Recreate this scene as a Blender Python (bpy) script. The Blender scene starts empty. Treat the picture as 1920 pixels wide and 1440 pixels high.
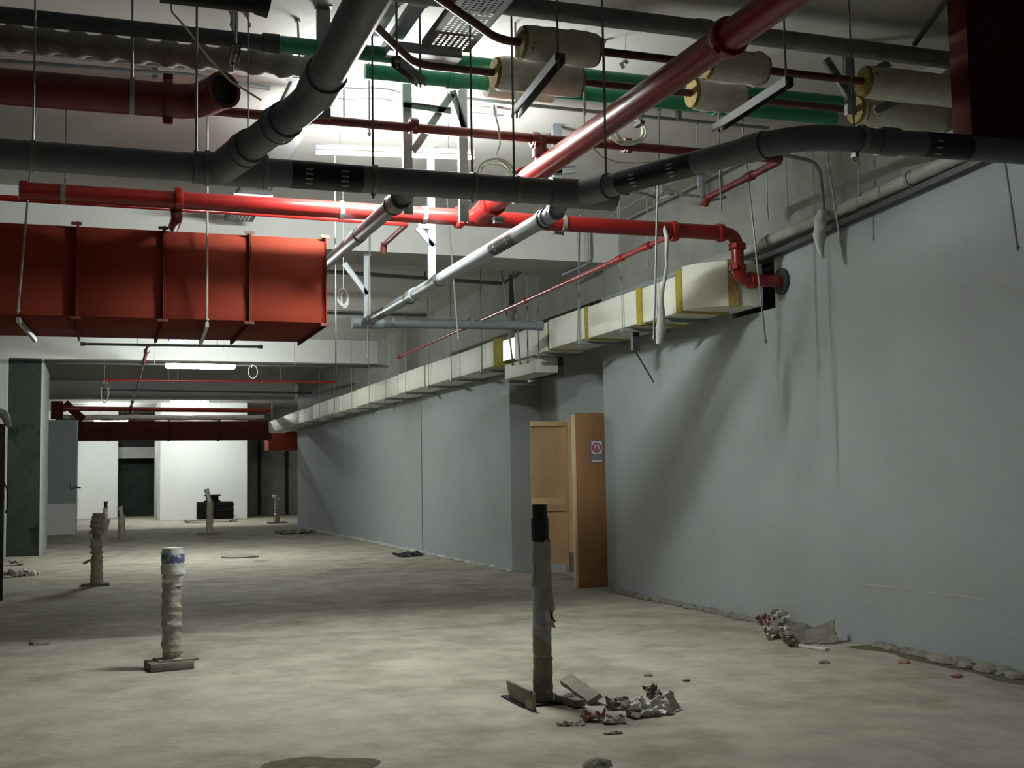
import bpy, bmesh, math, random
from mathutils import Vector, Matrix, noise
R = math.radians
scn = bpy.context.scene
COL = scn.collection
# ------------------------------------------------------------------ camera
F_PX, PITCH, YAW, ROLL, EYE = 2205.0, R(4.52), R(19.567), R(-0.984), Vector((0, 0, 1.45))
_f = Vector((math.sin(YAW)*math.cos(PITCH), math.cos(YAW)*math.cos(PITCH), math.sin(PITCH)))
_r = Vector((math.cos(YAW), -math.sin(YAW), 0)); _u = _r.cross(_f)
RIGHT = math.cos(ROLL)*_r + math.sin(ROLL)*_u
UP = -math.sin(ROLL)*_r + math.cos(ROLL)*_u
FWD = _f
cam_d = bpy.data.cameras.new('camera'); cam_d.sensor_width = 36; cam_d.lens = 36*F_PX/1920
cam_d.clip_end = 200
cam = bpy.data.objects.new('camera', cam_d); COL.objects.link(cam)
m = Matrix((RIGHT, UP, -FWD)).transposed().to_4x4(); m.translation = EYE
cam.matrix_world = m
scn.camera = cam
# ------------------------------------------------------------------ world, exposure
w = bpy.data.worlds.new('basement_air'); scn.world = w; w.use_nodes = True
w.node_tree.nodes['Background'].inputs[0].default_value = (0.9, 1.0, 0.98, 1)
w.node_tree.nodes['Background'].inputs[1].default_value = 0.06
scn.view_settings.view_transform = 'Standard'; scn.view_settings.look = 'None'
scn.view_settings.gamma = 1; scn.view_settings.use_curve_mapping = False
scn.view_settings.exposure = 1.1
LAMP = 620.0          # radiance of the fluorescent tubes
LAMP_COL = (0.93, 1.0, 0.95)

def ray(x, y):
    return RIGHT*((x-960)/F_PX) - UP*((y-720)/F_PX) + FWD
def PZ(x, y, z=0.0):
    d = ray(x, y); return EYE + d*((z-EYE.z)/d.z)
def PY(x, y, Y):
    d = ray(x, y); return EYE + d*(Y/d.y)
def PX(x, y, X):
    d = ray(x, y); return EYE + d*(X/d.x)

# ------------------------------------------------------------------ materials
def mat(name, col, rough=0.6, metal=0.0, var=0.12, scale=6.0, bump=0.0, bscale=40.0, col2=None, c2lo=0.5, c2hi=0.7,
        c2scale=2.0, spec=0.5, stretch=None, emit=0.0):
    mt = bpy.data.materials.new(name); mt.use_nodes = True
    nt = mt.node_tree; N = nt.nodes; L = nt.links
    b = N['Principled BSDF']
    b.inputs['Roughness'].default_value = rough; b.inputs['Metallic'].default_value = metal
    b.inputs['Specular IOR Level'].default_value = spec
    tc = N.new('ShaderNodeTexCoord'); mp = N.new('ShaderNodeMapping')
    L.new(tc.outputs['Object'], mp.inputs['Vector'])
    if stretch: mp.inputs['Scale'].default_value = stretch
    n = N.new('ShaderNodeTexNoise'); n.inputs['Scale'].default_value = scale; n.inputs['Detail'].default_value = 6
    n.inputs['Roughness'].default_value = 0.6
    L.new(mp.outputs['Vector'], n.inputs['Vector'])
    r = N.new('ShaderNodeValToRGB')
    lo = [max(0, c*(1-var)) for c in col]; hi = [min(1, c*(1+var)) for c in col]
    r.color_ramp.elements[0].position = 0.3; r.color_ramp.elements[1].position = 0.7
    r.color_ramp.elements[0].color = (*lo, 1); r.color_ramp.elements[1].color = (*hi, 1)
    L.new(n.outputs['Fac'], r.inputs['Fac'])
    out = r.outputs['Color']
    if col2:
        n2 = N.new('ShaderNodeTexNoise'); n2.inputs['Scale'].default_value = c2scale; n2.inputs['Detail'].default_value = 8
        n2.inputs['Roughness'].default_value = 0.65
        L.new(mp.outputs['Vector'], n2.inputs['Vector'])
        r2 = N.new('ShaderNodeValToRGB'); r2.color_ramp.elements[0].position = c2lo; r2.color_ramp.elements[1].position = c2hi
        L.new(n2.outputs['Fac'], r2.inputs['Fac'])
        mx = N.new('ShaderNodeMix'); mx.data_type = 'RGBA'
        L.new(r2.outputs['Color'], mx.inputs['Factor'])
        L.new(out, mx.inputs['A']); mx.inputs['B'].default_value = (*col2, 1)
        out = mx.outputs['Result']
    L.new(out, b.inputs['Base Color'])
    if bump:
        nb = N.new('ShaderNodeTexNoise'); nb.inputs['Scale'].default_value = bscale; nb.inputs['Detail'].default_value = 5
        L.new(mp.outputs['Vector'], nb.inputs['Vector'])
        bp = N.new('ShaderNodeBump'); bp.inputs['Strength'].default_value = bump; bp.inputs['Distance'].default_value = 0.02
        L.new(nb.outputs['Fac'], bp.inputs['Height']); L.new(bp.outputs['Normal'], b.inputs['Normal'])
    if emit:
        b.inputs['Emission Color'].default_value = (*LAMP_COL, 1); b.inputs['Emission Strength'].default_value = emit
    return mt

M = {}
M['floor'] = mat('dusty_concrete', (0.385, 0.353, 0.292), 0.9, var=0.19, scale=2.6, bump=0.4, bscale=14,
                 col2=(0.20, 0.172, 0.13), c2lo=0.47, c2hi=0.77, c2scale=1.7, spec=0.2)
M['wall'] = mat('grey_wall_paint', (0.355, 0.385, 0.385), 0.75, var=0.05, scale=1.2, bump=0.15, bscale=14, spec=0.25)
M['ceiling'] = mat('ceiling_paint', (0.46, 0.445, 0.42), 0.9, var=0.06, scale=1.0, bump=0.1, bscale=8, spec=0.2)
M['beam'] = mat('beam_paint', (0.50, 0.50, 0.48), 0.9, var=0.05, scale=1.5, spec=0.2)
M['bare'] = mat('bare_concrete', (0.27, 0.27, 0.25), 0.9, var=0.15, scale=2.0, bump=0.2, bscale=20, spec=0.2)
M['column'] = mat('green_grey_concrete', (0.032, 0.040, 0.033), 0.9, var=0.2, scale=1.8, bump=0.2, bscale=12,
                  col2=(0.010, 0.022, 0.013), c2lo=0.58, c2hi=0.66, c2scale=1.6, spec=0.2)
M['plaster'] = mat('pale_plaster', (0.47, 0.47, 0.45), 0.85, var=0.08, scale=2.0, spec=0.2)
M['white_wall'] = mat('white_plaster', (0.78, 0.79, 0.78), 0.8, var=0.03, scale=1.0, spec=0.2)
M['red'] = mat('red_gloss_paint', (0.25, 0.013, 0.011), 0.28, var=0.12, scale=5)
M['dullred'] = mat('dull_red_paint', (0.15, 0.011, 0.011), 0.4, var=0.2, scale=6)
M['rust'] = mat('rusty_primer_steel', (0.10, 0.022, 0.016), 0.55, var=0.3, scale=9)
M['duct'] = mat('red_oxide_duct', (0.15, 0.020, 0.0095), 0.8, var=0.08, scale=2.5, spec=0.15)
M['duct_shaded'] = mat('shaded_red_oxide', (0.075, 0.018, 0.010), 0.85, var=0.15, scale=2.5, spec=0.12)  # red oxide darkened to paint in the shade on poorly lit ducts
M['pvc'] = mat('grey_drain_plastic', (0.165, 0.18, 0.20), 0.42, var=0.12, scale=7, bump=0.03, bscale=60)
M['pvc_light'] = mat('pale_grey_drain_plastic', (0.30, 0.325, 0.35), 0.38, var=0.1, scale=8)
M['print'] = mat('black_pipe_print', (0.012, 0.013, 0.016), 0.4, var=0.1)
M['print_white'] = mat('white_pipe_print', (0.42, 0.43, 0.43), 0.5, var=0.05)
M['galv'] = mat('galvanised_steel', (0.42, 0.45, 0.47), 0.45, metal=0.55, var=0.12, scale=25)
M['galv_dull'] = mat('dull_galvanised_steel', (0.23, 0.25, 0.26), 0.55, metal=0.3, var=0.15, scale=12)
M['galv_pipe'] = mat('dusty_galvanised_pipe', (0.22, 0.245, 0.245), 0.5, metal=0.2, var=0.2, scale=10)
M['tray_dark'] = mat('dark_tray_steel', (0.075, 0.075, 0.068), 0.75, var=0.2)  # darker steel than the other trays
M['rod'] = mat('zinc_rod', (0.27, 0.27, 0.26), 0.5, metal=0.35, var=0.1)
M['dark'] = mat('dark_steel', (0.05, 0.05, 0.05), 0.5, metal=0.3, var=0.2)
M['black'] = mat('black_rubber', (0.010, 0.010, 0.011), 0.5, var=0.2)
M['crate'] = mat('black_crate_plastic', (0.008, 0.008, 0.008), 0.9, var=0.2, spec=0.1)
M['green'] = mat('green_plastic_pipe', (0.018, 0.22, 0.105), 0.45, var=0.15, scale=6)
M['duskgreen'] = mat('dark_green_grey_pipe', (0.035, 0.05, 0.04), 0.7, var=0.2)
M['ribbed'] = mat('grey_brown_ribbed_sleeve', (0.16, 0.145, 0.135), 0.7, var=0.2, scale=10)
M['wool'] = mat('yellow_glass_wool', (0.36, 0.29, 0.04), 0.95, var=0.3, scale=30, bump=0.6, bscale=60)
M['wool_dull'] = mat('dull_yellow_wool', (0.30, 0.21, 0.075), 0.95, var=0.3, scale=30, bump=0.6, bscale=60)
M['film'] = mat('crinkled_clear_film', (0.60, 0.575, 0.48), 0.2, var=0.15, scale=8, bump=0.5, bscale=22, spec=0.8)
M['cladding'] = mat('white_duct_cladding', (0.70, 0.69, 0.60), 0.6, var=0.04, scale=3, bump=0.1, bscale=6)
M['foil'] = mat('bare_tin', (0.72, 0.74, 0.75), 0.25, metal=0.8, var=0.1, scale=15)
M['ply'] = mat('brown_plywood', (0.27, 0.135, 0.055), 0.6, var=0.25, scale=3.0, stretch=(1, 1, 0.25), bump=0.05)
M['ply_light'] = mat('tan_plywood', (0.54, 0.35, 0.19), 0.7, var=0.15, scale=3.0, stretch=(1, 1, 0.4))
M['timber'] = mat('pale_timber', (0.66, 0.49, 0.26), 0.7, var=0.15, scale=5, stretch=(1, 1, 0.3))
M['board'] = mat('weathered_board', (0.20, 0.185, 0.15), 0.9, var=0.25, scale=6, bump=0.3)
M['wrap'] = mat('dusty_tape_wrap', (0.36, 0.32, 0.265), 0.75, var=0.2, scale=12, bump=0.4, bscale=30)
M['wrap_dark'] = mat('brown_cardboard_wrap', (0.27, 0.235, 0.185), 0.85, var=0.25, scale=10, bump=0.3, bscale=25)
M['wrap_white'] = mat('white_sack_wrap', (0.58, 0.57, 0.54), 0.7, var=0.08, scale=15, bump=0.3, bscale=25)
M['blue'] = mat('blue_sack_print', (0.10, 0.13, 0.27), 0.7, var=0.3, scale=20, col2=(0.5, 0.5, 0.5), c2lo=0.50, c2hi=0.58, c2scale=16)
M['paper'] = mat('torn_paper', (0.60, 0.575, 0.51), 0.85, var=0.25, scale=8)
M['paper_pink'] = mat('pink_scrap', (0.42, 0.25, 0.21), 0.85, var=0.25, scale=8)
M['rubble'] = mat('concrete_rubble', (0.24, 0.22, 0.18), 0.95, var=0.25, scale=10, bump=0.4)
M['cable'] = mat('white_cable', (0.58, 0.57, 0.50), 0.6, var=0.05)
M['cloth'] = mat('white_plastic_rag', (0.52, 0.53, 0.51), 0.7, var=0.1, scale=8)
M['pipewhite'] = mat('white_wrapped_pipe', (0.33, 0.33, 0.30), 0.7, var=0.15, scale=8, bump=0.2)
M['sign_white'] = mat('sign_white', (0.60, 0.58, 0.60), 0.5, var=0.02)
M['sign_grey'] = mat('sign_grey', (0.16, 0.16, 0.17), 0.5, var=0.05)
M['sign_red'] = mat('sign_red', (0.33, 0.03, 0.07), 0.5, var=0.05)
M['sign_text'] = mat('sign_text', (0.22, 0.24, 0.25), 0.5, var=0.05)
M['dirt'] = mat('dark_floor_dirt', (0.13, 0.12, 0.085), 0.95, var=0.3, scale=8, bump=0.3, spec=0.1)
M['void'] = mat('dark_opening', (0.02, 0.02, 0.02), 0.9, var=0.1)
M['tube'] = mat('fluorescent_tube', (0.9, 0.9, 0.9), 0.3, var=0.01, emit=LAMP)
M['tube_far'] = mat('far_fluorescent_tube', (0.9, 0.9, 0.9), 0.3, var=0.01, emit=LAMP*0.5)
M['tube_bloom'] = mat('bloom_fluorescent_tube', (0.9, 0.9, 0.9), 0.3, var=0.01, emit=LAMP*0.45)
M['batten'] = mat('white_lamp_body', (0.75, 0.75, 0.75), 0.4, var=0.02)
M['brown'] = mat('brown_painted_board', (0.075, 0.035, 0.028), 0.6, var=0.2)
M['darkgreen'] = mat('dark_green_board', (0.035, 0.06, 0.045), 0.6, var=0.2)

# ------------------------------------------------------------------ mesh helpers
class G:
    """collects shapes, builds one mesh object"""
    def __init__(s): s.v = []; s.f = []
    def add(s, v, f):
        k = len(s.v); s.v += [tuple(p) for p in v]; s.f += [tuple(i+k for i in q) for q in f]; return s
    def box(s, x0, x1, y0, y1, z0, z1):
        return s.add([(x0,y0,z0),(x1,y0,z0),(x1,y1,z0),(x0,y1,z0),(x0,y0,z1),(x1,y0,z1),(x1,y1,z1),(x0,y1,z1)],
                     [(0,3,2,1),(4,5,6,7),(0,1,5,4),(1,2,6,5),(2,3,7,6),(3,0,4,7)])
    def obox(s, c, ax, ay, az):
        c, ax, ay, az = Vector(c), Vector(ax), Vector(ay), Vector(az)
        v = [c+sx*ax+sy*ay+sz*az for sz in (-1,1) for sx, sy in ((-1,-1),(1,-1),(1,1),(-1,1))]
        return s.add(v, [(0,3,2,1),(4,5,6,7),(0,1,5,4),(1,2,6,5),(2,3,7,6),(3,0,4,7)])
    def bar(s, a, b, wd, hd, side=None):
        """rectangular bar from a to b, half sizes wd (along side) and hd"""
        a, b = Vector(a), Vector(b); d = (b-a).normalized()
        sd = Vector(side) if side else (Vector((0,0,1)) if abs(d.z) < 0.9 else Vector((1,0,0)))
        n = d.cross(sd).normalized(); sd = n.cross(d).normalized()
        return s.obox((a+b)/2, (b-a)/2, sd*wd, n*hd)
    def tube(s, pts, r, n=14, cap=True, closed=False):
        pts = [Vector(p) for p in pts]; k = len(pts)
        rs = r if isinstance(r, (list, tuple)) else [r]*k
        up = None; rings = []
        for i, p in enumerate(pts):
            if closed: d = (pts[(i+1) % k]-pts[i-1]).normalized()
            elif i == 0: d = (pts[1]-p).normalized()
            elif i == k-1: d = (p-pts[-2]).normalized()
            else: d = ((pts[i+1]-p).normalized()+(p-pts[i-1]).normalized()).normalized()
            if up is None:
                up = Vector((0,0,1)) if abs(d.z) < 0.9 else Vector((1,0,0))
            e1 = (up-d*up.dot(d)).normalized(); e2 = d.cross(e1); up = e1
            rings.append([p+rs[i]*(math.cos(2*math.pi*j/n)*e1+math.sin(2*math.pi*j/n)*e2) for j in range(n)])
        v = [q for rg in rings for q in rg]; f = []
        for i in range(k if closed else k-1):
            a, b = i*n, ((i+1) % k)*n
            for j in range(n): f.append((a+j, a+(j+1) % n, b+(j+1) % n, b+j))
        if cap and not closed:
            f.append(tuple(range(n-1, -1, -1))); f.append(tuple((k-1)*n+j for j in range(n)))
        return s.add(v, f)
    def cyl(s, a, b, r, r2=None, n=16): return s.tube([a, b], [r, r if r2 is None else r2], n)
    def ring(s, c, axis, Rr, r, n=28, m=8):
        ax = Vector(axis).normalized(); e1 = ax.orthogonal().normalized(); e2 = ax.cross(e1); c = Vector(c)
        return s.tube([c+Rr*(math.cos(t)*e1+math.sin(t)*e2) for t in [2*math.pi*i/n for i in range(n)]], r, m, closed=True)
    def band(s, c, axis, R0, R1, wd, n=24):
        """hollow collar"""
        ax = Vector(axis).normalized(); e1 = ax.orthogonal().normalized(); e2 = ax.cross(e1); c = Vector(c); v = []; f = []
        for i in range(n):
            t = 2*math.pi*i/n; u = math.cos(t)*e1+math.sin(t)*e2
            v += [c+R0*u-ax*wd, c+R1*u-ax*wd, c+R1*u+ax*wd, c+R0*u+ax*wd]
        for i in range(n):
            a, b = 4*i, 4*((i+1) % n)
            for j in range(4): f.append((a+j, a+(j+1) % 4, b+(j+1) % 4, b+j))
        return s.add(v, f)
    def build(s, name, m_, parent=None, smooth=True, bevel=0.0, kind=None, solid=0.0):
        me = bpy.data.meshes.new(name); o_ = Vector((0,0,0))
        if not parent:
            xs = [p[0] for p in s.v]; ys = [p[1] for p in s.v]; zs = [p[2] for p in s.v]
            o_ = Vector(((min(xs)+max(xs))/2, (min(ys)+max(ys))/2, min(zs)))
        else: o_ = Vector(parent['_o'])
        me.from_pydata([Vector(p)-o_ for p in s.v], [], s.f); me.validate()
        bm = bmesh.new(); bm.from_mesh(me)
        if solid:
            bm.normal_update(); vs = bm.verts[:]; fs = bm.faces[:]; rim = [(e.verts[0], e.verts[1]) for e in bm.edges if e.is_boundary]
            low = {v: bm.verts.new(v.co-v.normal*solid) for v in vs}
            for q in fs: bm.faces.new([low[v] for v in reversed(q.verts)])
            for a_, b_ in rim: bm.faces.new((a_, b_, low[b_], low[a_]))
        if bevel:
            bmesh.ops.bevel(bm, geom=[e for e in bm.edges if e.is_manifold and e.calc_face_angle(0) > 0.6], offset=bevel, segments=2, affect='EDGES', profile=0.5)
        bmesh.ops.recalc_face_normals(bm, faces=bm.faces[:]); bm.to_mesh(me); bm.free()
        if smooth:
            me.polygons.foreach_set('use_smooth', [True]*len(me.polygons)); me.set_sharp_from_angle(angle=R(35))
        if isinstance(m_, str): m_ = M[m_]
        me.materials.append(m_)
        o = bpy.data.objects.new(name, me); COL.objects.link(o)
        o['_o'] = list(o_)
        if parent: o.parent = parent
        else: o.location = o_
        if kind: o['kind'] = kind
        return o
def tag(o, label, cat, group=None):
    o['label'] = label; o['category'] = cat
    if group: o['group'] = group
    return o
def thing(name, label, cat, loc, group=None):
    o = bpy.data.objects.new(name, None); COL.objects.link(o); o.location = loc; o['_o'] = list(loc)
    o.empty_display_size = 0.1
    return tag(o, label, cat, group)
def struct(name, g, m_, **k):
    o = g.build(name, m_, **k); o['kind'] = 'structure'; return o
def arc(c, a0, a1, r, e1, e2, n=8):
    c, e1, e2 = Vector(c), Vector(e1), Vector(e2)
    return [c+r*(math.cos(a0+(a1-a0)*i/n)*e1+math.sin(a0+(a1-a0)*i/n)*e2) for i in range(n+1)]
def bend(a, b, c, r, n=8):
    """polyline a-b-c with the corner at b rounded"""
    a, b, c = Vector(a), Vector(b), Vector(c)
    d1 = (a-b).normalized(); d2 = (c-b).normalized()
    p1 = b+d1*r; p2 = b+d2*r
    return [a]+[((1-t)**2)*p1+2*t*(1-t)*b+t*t*p2 for t in [i/n for i in range(n+1)]]+[c]
def sheet(c, ex, ey, n, amp, seed, fn=None, sc=2.5, raggedness=0.0):
    """crumpled sheet spanned by half-vectors ex, ey around c"""
    c, ex, ey = Vector(c), Vector(ex), Vector(ey); nz = ex.cross(ey).normalized(); g = G(); v = []; f = []
    rnd = random.Random(seed)
    for j in range(n+1):
        for i in range(n+1):
            u, t = 2*i/n-1, 2*j/n-1
            if raggedness and (i in (0, n) or j in (0, n)):
                u *= 1-raggedness*rnd.random(); t *= 1-raggedness*rnd.random()
            p = c+ex*u+ey*t
            h = noise.noise(Vector((u*sc+seed*3.1, t*sc, seed*1.7)))*amp + noise.noise(Vector((u*sc*2.6, t*sc*2.6+seed, 5)))*amp*0.4
            if fn: p += fn(u, t)
            v.append(p+nz*h)
    for j in range(n):
        for i in range(n):
            k = j*(n+1)+i; f.append((k, k+1, k+n+2, k+n+1))
    return g.add(v, f)
def rock(c, rx, ry, rz, seed):
    bm = bmesh.new(); bmesh.ops.create_icosphere(bm, subdivisions=2, radius=1); g = G()
    v = []
    for p in bm.verts:
        k = 1+0.35*noise.noise(p.co*1.3+Vector((seed*7.3, seed, 0)))+0.12*noise.noise(p.co*4+Vector((seed, 0, 0)))
        q = p.co*k; v.append((c[0]+q.x*rx, c[1]+q.y*ry, max(0.0, c[2]+max(q.z, -0.75)*rz)))
    f = [tuple(x.index for x in q.verts) for q in bm.faces]; bm.free()
    return g.add(v, f)

# ================================================================== STRUCTURE
CEIL = 4.6
struct('floor', G().box(-14, 13, -9, 60, -0.3, 0), 'floor', smooth=False)
struct('ceiling', G().box(-14, 13, -9, 60, CEIL, CEIL+0.3), 'ceiling', smooth=False)
HY0, HY1, HZ0, HZ1 = 9.66, 10.46, 3.02, 3.56
struct('wall_right_near', G().box(6.12, 6.5, -9, HY0, 0, 3.72).box(6.12, 6.5, HY1, 13.73, 0, 3.72).box(6.12, 6.5, HY0, HY1, 0, HZ0).box(6.12, 6.5, HY0, HY1, HZ1, 3.72), 'wall', smooth=False)
struct('trim_right_opening', G().box(6.40, 6.48, HY0-.1, HY1+.1, HZ0-.1, HZ1+.1), 'void', smooth=False)
struct('trim_right_near', G().box(6.14, 6.5, -9, 13.73, 3.72, CEIL), 'bare', smooth=False)
dh = PY(1110, 775, 14.1).z
DOORH = dh-0.03
g = G().box(6.55, 6.9, 13.73, 14.12, 0, CEIL).box(6.55, 6.9, 15.88, 17.15, 0, CEIL).box(6.55, 6.9, 14.12, 15.88, DOORH, CEIL)
struct('wall_right_recess', g, 'wall', smooth=False)
struct('trim_right_recess', G().box(6.13, 6.5, 13.73, 17.15, 3.72, CEIL), 'bare', smooth=False)
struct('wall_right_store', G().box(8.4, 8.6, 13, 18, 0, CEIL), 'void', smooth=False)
struct('wall_right_far', G().box(6.05, 6.9, 17.15, 22.36, 0, 3.6).box(6.05, 6.9, 22.42, 37.4, 0, 3.6).box(6.075, 6.9, 22.36, 22.42, 0, 3.6), 'wall', smooth=False)
struct('trim_right_far', G().box(6.07, 6.9, 17.15, 37.4, 3.6, CEIL), 'bare', smooth=False)
# downstand beams across the hall
for i, (y0, y1, zb, mm) in enumerate(((13.2, 14.05, 4.08, 'beam'), (26.2, 26.55, 4.08, 'beam'), (38.0, 38.8, 4.08, 'beam'), (0.4, 1.2, 4.08, 'beam'))):
    struct('trim_%d' % (i+1), G().box(-14, 6.07 if i else 6.5, y0, y1, zb, CEIL), mm, smooth=False)
# left columns
g = G().box(-1.76, -1.06, 26.24, 29.6, 0, 4.08)
struct('wall_left_column', g, 'column', smooth=False)
struct('trim_5', G().box(-1.06, -1.035, 26.26, 29.9, 0, 4.08), 'plaster', smooth=False)
struct('wall_left', G().box(-2.4, -1.69, 25.9, 26.23, 0, 4.08), 'plaster', smooth=False)
struct('wall_left_outer', G().box(-14, -13.7, -9, 60, 0, CEIL), 'plaster', smooth=False)
struct('wall_near', G().box(-14, 7, -9.3, -9, 0, CEIL), 'plaster', smooth=False)
# the bright far end
struct('wall_back_left', G().box(-2.6, -0.50, 37.0, 39.8, 0, 3.35), 'wall', smooth=False)
struct('trim_6', G().box(-2.59, -0.51, 36.96, 37.0, 0, 0.9), 'white_wall', smooth=False)
struct('wall_back', G().box(-6, 0.95, 53.6, 54.0, 0, CEIL), 'white_wall', smooth=False)
struct('wall_back_recess', G().box(0.9, 3.0, 55.4, 55.8, 0, CEIL), 'column', smooth=False)
struct('trim_7', G().box(0.95, 2.5, 54.6, 55.0, 2.55, 3.05), 'plaster', smooth=False)
struct('wall_back_white', G().box(2.42, 5.75, 48.0, 48.8, 0, CEIL), 'white_wall', smooth=False)
struct('wall_back_right', G().box(5.6, 12.5, 51.6, 52.0, 0, CEIL), 'bare', smooth=False)
struct('trim_8', G().box(2.32, 2.42, 48.0, 50.5, 0, CEIL), 'plaster', smooth=False)
struct('wall_right_outer', G().box(12.5, 12.8, 37, 60, 0, CEIL), 'bare', smooth=False)

# ================================================================== LAMPS
def lamp(c, length, label, skew=0.0, tube='tube', r=0.016):
    c = Vector(c); dx = Vector((math.cos(skew), math.sin(skew), 0))
    t = thing('fluorescent_lamp', label, 'lamp', c)
    n = Vector((-dx.y, dx.x, 0))
    G().obox(c+Vector((0,0,0.05)), dx*(length/2+0.03), n*0.013, Vector((0,0,0.016))).build('lamp_body', 'batten', t, bevel=0.004)
    G().cyl(c-dx*length/2, c+dx*length/2, r, n=12).build('glass_tube', tube, t)
    for s in (-1, 1):
        G().obox(c+dx*s*(length/2+0.015)+Vector((0,0,0.02)), dx*0.015, n*0.018, Vector((0,0,0.036))).build('end_holder', 'batten', t)
        G().cyl(c+dx*s*length*0.35+Vector((0,0,0.06)), (c.x+dx.x*s*length*0.35, c.y+dx.y*s*length*0.35, CEIL-.002), 0.004, n=6).build('wire', 'rod', t)
    return t
lamp((2.26, 9.09, 4.06), 1.25, 'nearest glowing fluorescent lamp hidden among the pipes above the grey drain', skew=-0.15)
lamp((1.90, 23.2, 3.66), 1.25, 'long bright fluorescent lamp in clear view beyond the red duct end', tube='tube_bloom', r=0.035)  # tube thickened so its shape imitates the bloom around the lamp
lamp((3.05, 41.6, 4.2), 1.25, 'small far fluorescent lamp glowing above the far red duct', tube='tube_far')
lamp((0.6, 49.6, 3.95), 1.25, 'added lamp brightening the far left white wall, mostly behind the far red duct', tube='tube_far')  # no lamp seen here, added to brighten the white wall and far floor
lamp((3.4, 45.2, 4.1), 1.25, 'fluorescent lamp over the bright far end by the white walls', tube='tube_far')

# ================================================================== DRAINAGE (grey plastic)
GY, GZ, GR = 6.8, 3.24, 0.082
def gx(px): return PY(px, 345, GY).x
def pipe_print(parent, a, b, r, side, n=4, k=2):
    """dark printed length of a pipe with rows of white marks on the seen side"""
    a, b = Vector(a), Vector(b)
    G().tube([a, b], r+0.0012, 24, cap=False).build('printed_band', 'print', parent)
    d = (b-a).normalized(); sd = Vector(side).normalized(); up = d.cross(sd).normalized(); L = (b-a).length
    for q in range(k):
        for i in range(n):
            ang = R(-30+60*i/(n-1)) if n > 1 else 0
            nn = math.cos(ang)*sd+math.sin(ang)*up; tt = d.cross(nn)
            G().obox(a+d*L*(0.25+0.5*q/(max(k-1, 1)))+nn*(r+0.002), d*0.022, tt*0.0045, nn*0.001).build('printed_mark', 'print_white', parent, smooth=False)
t = thing('drain_pipe', 'large grey drain pipe crossing the hall with two wye branches', 'pipe', (0, GY, GZ))
XE = gx(1150)
G().cyl((-6, GY, GZ), (XE-0.05, GY, GZ), GR, n=28).build('pipe_run', 'pvc', t)
el = Vector((0.95, 5.42, GZ)); w0 = Vector((0.66, GY, GZ))
G().tube(bend(w0, el, (0.95, -3, GZ+0.07), 0.22), GR, 24).build('pipe_branch', 'pvc', t)
dd = (el-w0).normalized()
G().cyl((gx(362), GY, GZ), (gx(500), GY, GZ), GR+0.012, n=28).build('wye_fitting', 'pvc', t)
G().cyl(w0, w0+dd*0.42, GR+0.012, n=24).build('wye_fitting', 'pvc', t)
for q in (0.46, 0.98):
    G().cyl(w0+dd*q, w0+dd*(q+0.09), GR+0.013, n=24).build('coupling', 'pvc', t)
G().cyl((0.95, 5.30, GZ), (0.95, 5.05, GZ+0.003), GR+0.012, n=24).build('coupling', 'pvc', t)
G().band(w0+dd*0.44, dd, GR+0.010, GR+0.018, 0.010).build('clamp_ring', 'rod', t)
G().band(w0+dd*0.95, dd, GR+0.010, GR+0.018, 0.008).build('clamp_ring', 'rod', t)
# wye and right-hand leg
RR = 0.070; w1 = Vector((gx(1085), GY, GZ)); e1 = Vector((3.53, 5.28, GZ))
G().cyl((gx(1030), GY, GZ), (XE, GY, GZ), GR+0.011, n=28).build('wye_fitting', 'pvc', t)
G().cyl((XE, GY, GZ), (XE+0.012, GY, GZ), GR-0.012, n=28).build('end_plug', 'pvc', t)
G().cyl((XE-0.02, GY-0.03, GZ+0.02), (XE+0.09, GY-0.03, GZ+0.02), 0.014, n=8).build('bolt', 'dark', t)
G().tube(bend(w1, e1, (6.115, 5.26, GZ+0.04), 0.25, 10), RR, 24).build('pipe_branch', 'pvc', t)
d1 = (e1-w1).normalized()
G().cyl(w1, w1+d1*0.26, RR+0.014, n=24).build('wye_fitting', 'pvc', t)
G().cyl(e1-d1*0.34, e1-d1*0.22, RR+0.009, n=24).build('coupling', 'pvc', t)
G().cyl((4.02, 5.272, GZ+0.008), (4.14, 5.27, GZ+0.01), RR+0.009, n=24).build('coupling', 'pvc', t)
for px in (388, 497):
    x = gx(px)
    G().band((x, GY, GZ), (1, 0, 0), GR+0.008, GR+0.020, 0.012).build('clamp_ring', 'rod', t)
pipe_print(t, (gx(545), GY, GZ), (gx(678), GY, GZ), GR, (-0.1, -1, -0.35))
pipe_print(t, w1+d1*0.36, w1+d1*0.95, RR, d1.cross(Vector((0,0,1))) + Vector((0,0,-.4)), 4, 2)
pipe_print(t, (4.32, 5.268, GZ+0.012), (4.62, 5.267, GZ+0.018), RR, (-0.2, -1, -0.5), 3, 1)

# diagonal drain going away to the strut on the beam
a = PY(1042, 398, 6.9); b = PY(684, 606, 13.5)
a = Vector((a.x, 6.9, a.z)); dv = (b-a).normalized()
t = thing('drain_pipe', 'pale grey drain pipe running away from the big drain down the middle of the hall', 'pipe', b)
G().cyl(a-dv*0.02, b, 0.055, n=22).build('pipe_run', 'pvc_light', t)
G().cyl(Vector((a.x+.02, 6.80, GZ-.02)), a+dv*0.05, 0.060, n=22).build('inlet_elbow', 'pvc', t)
L = (b-a).length
for q, l in ((0.02, 0.16), (0.46, 0.11), (0.605, 0.13), (0.93, 0.12)):
    G().cyl(a+dv*L*q, a+dv*(L*q+l), 0.064, n=22).build('coupling', 'pvc_light', t)
for q in (0.03, 0.64): G().band(a+dv*L*q, dv, 0.062, 0.07, 0.014).build('seal_ring', 'black', t)
sd = dv.cross(Vector((0,0,1)))
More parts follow.
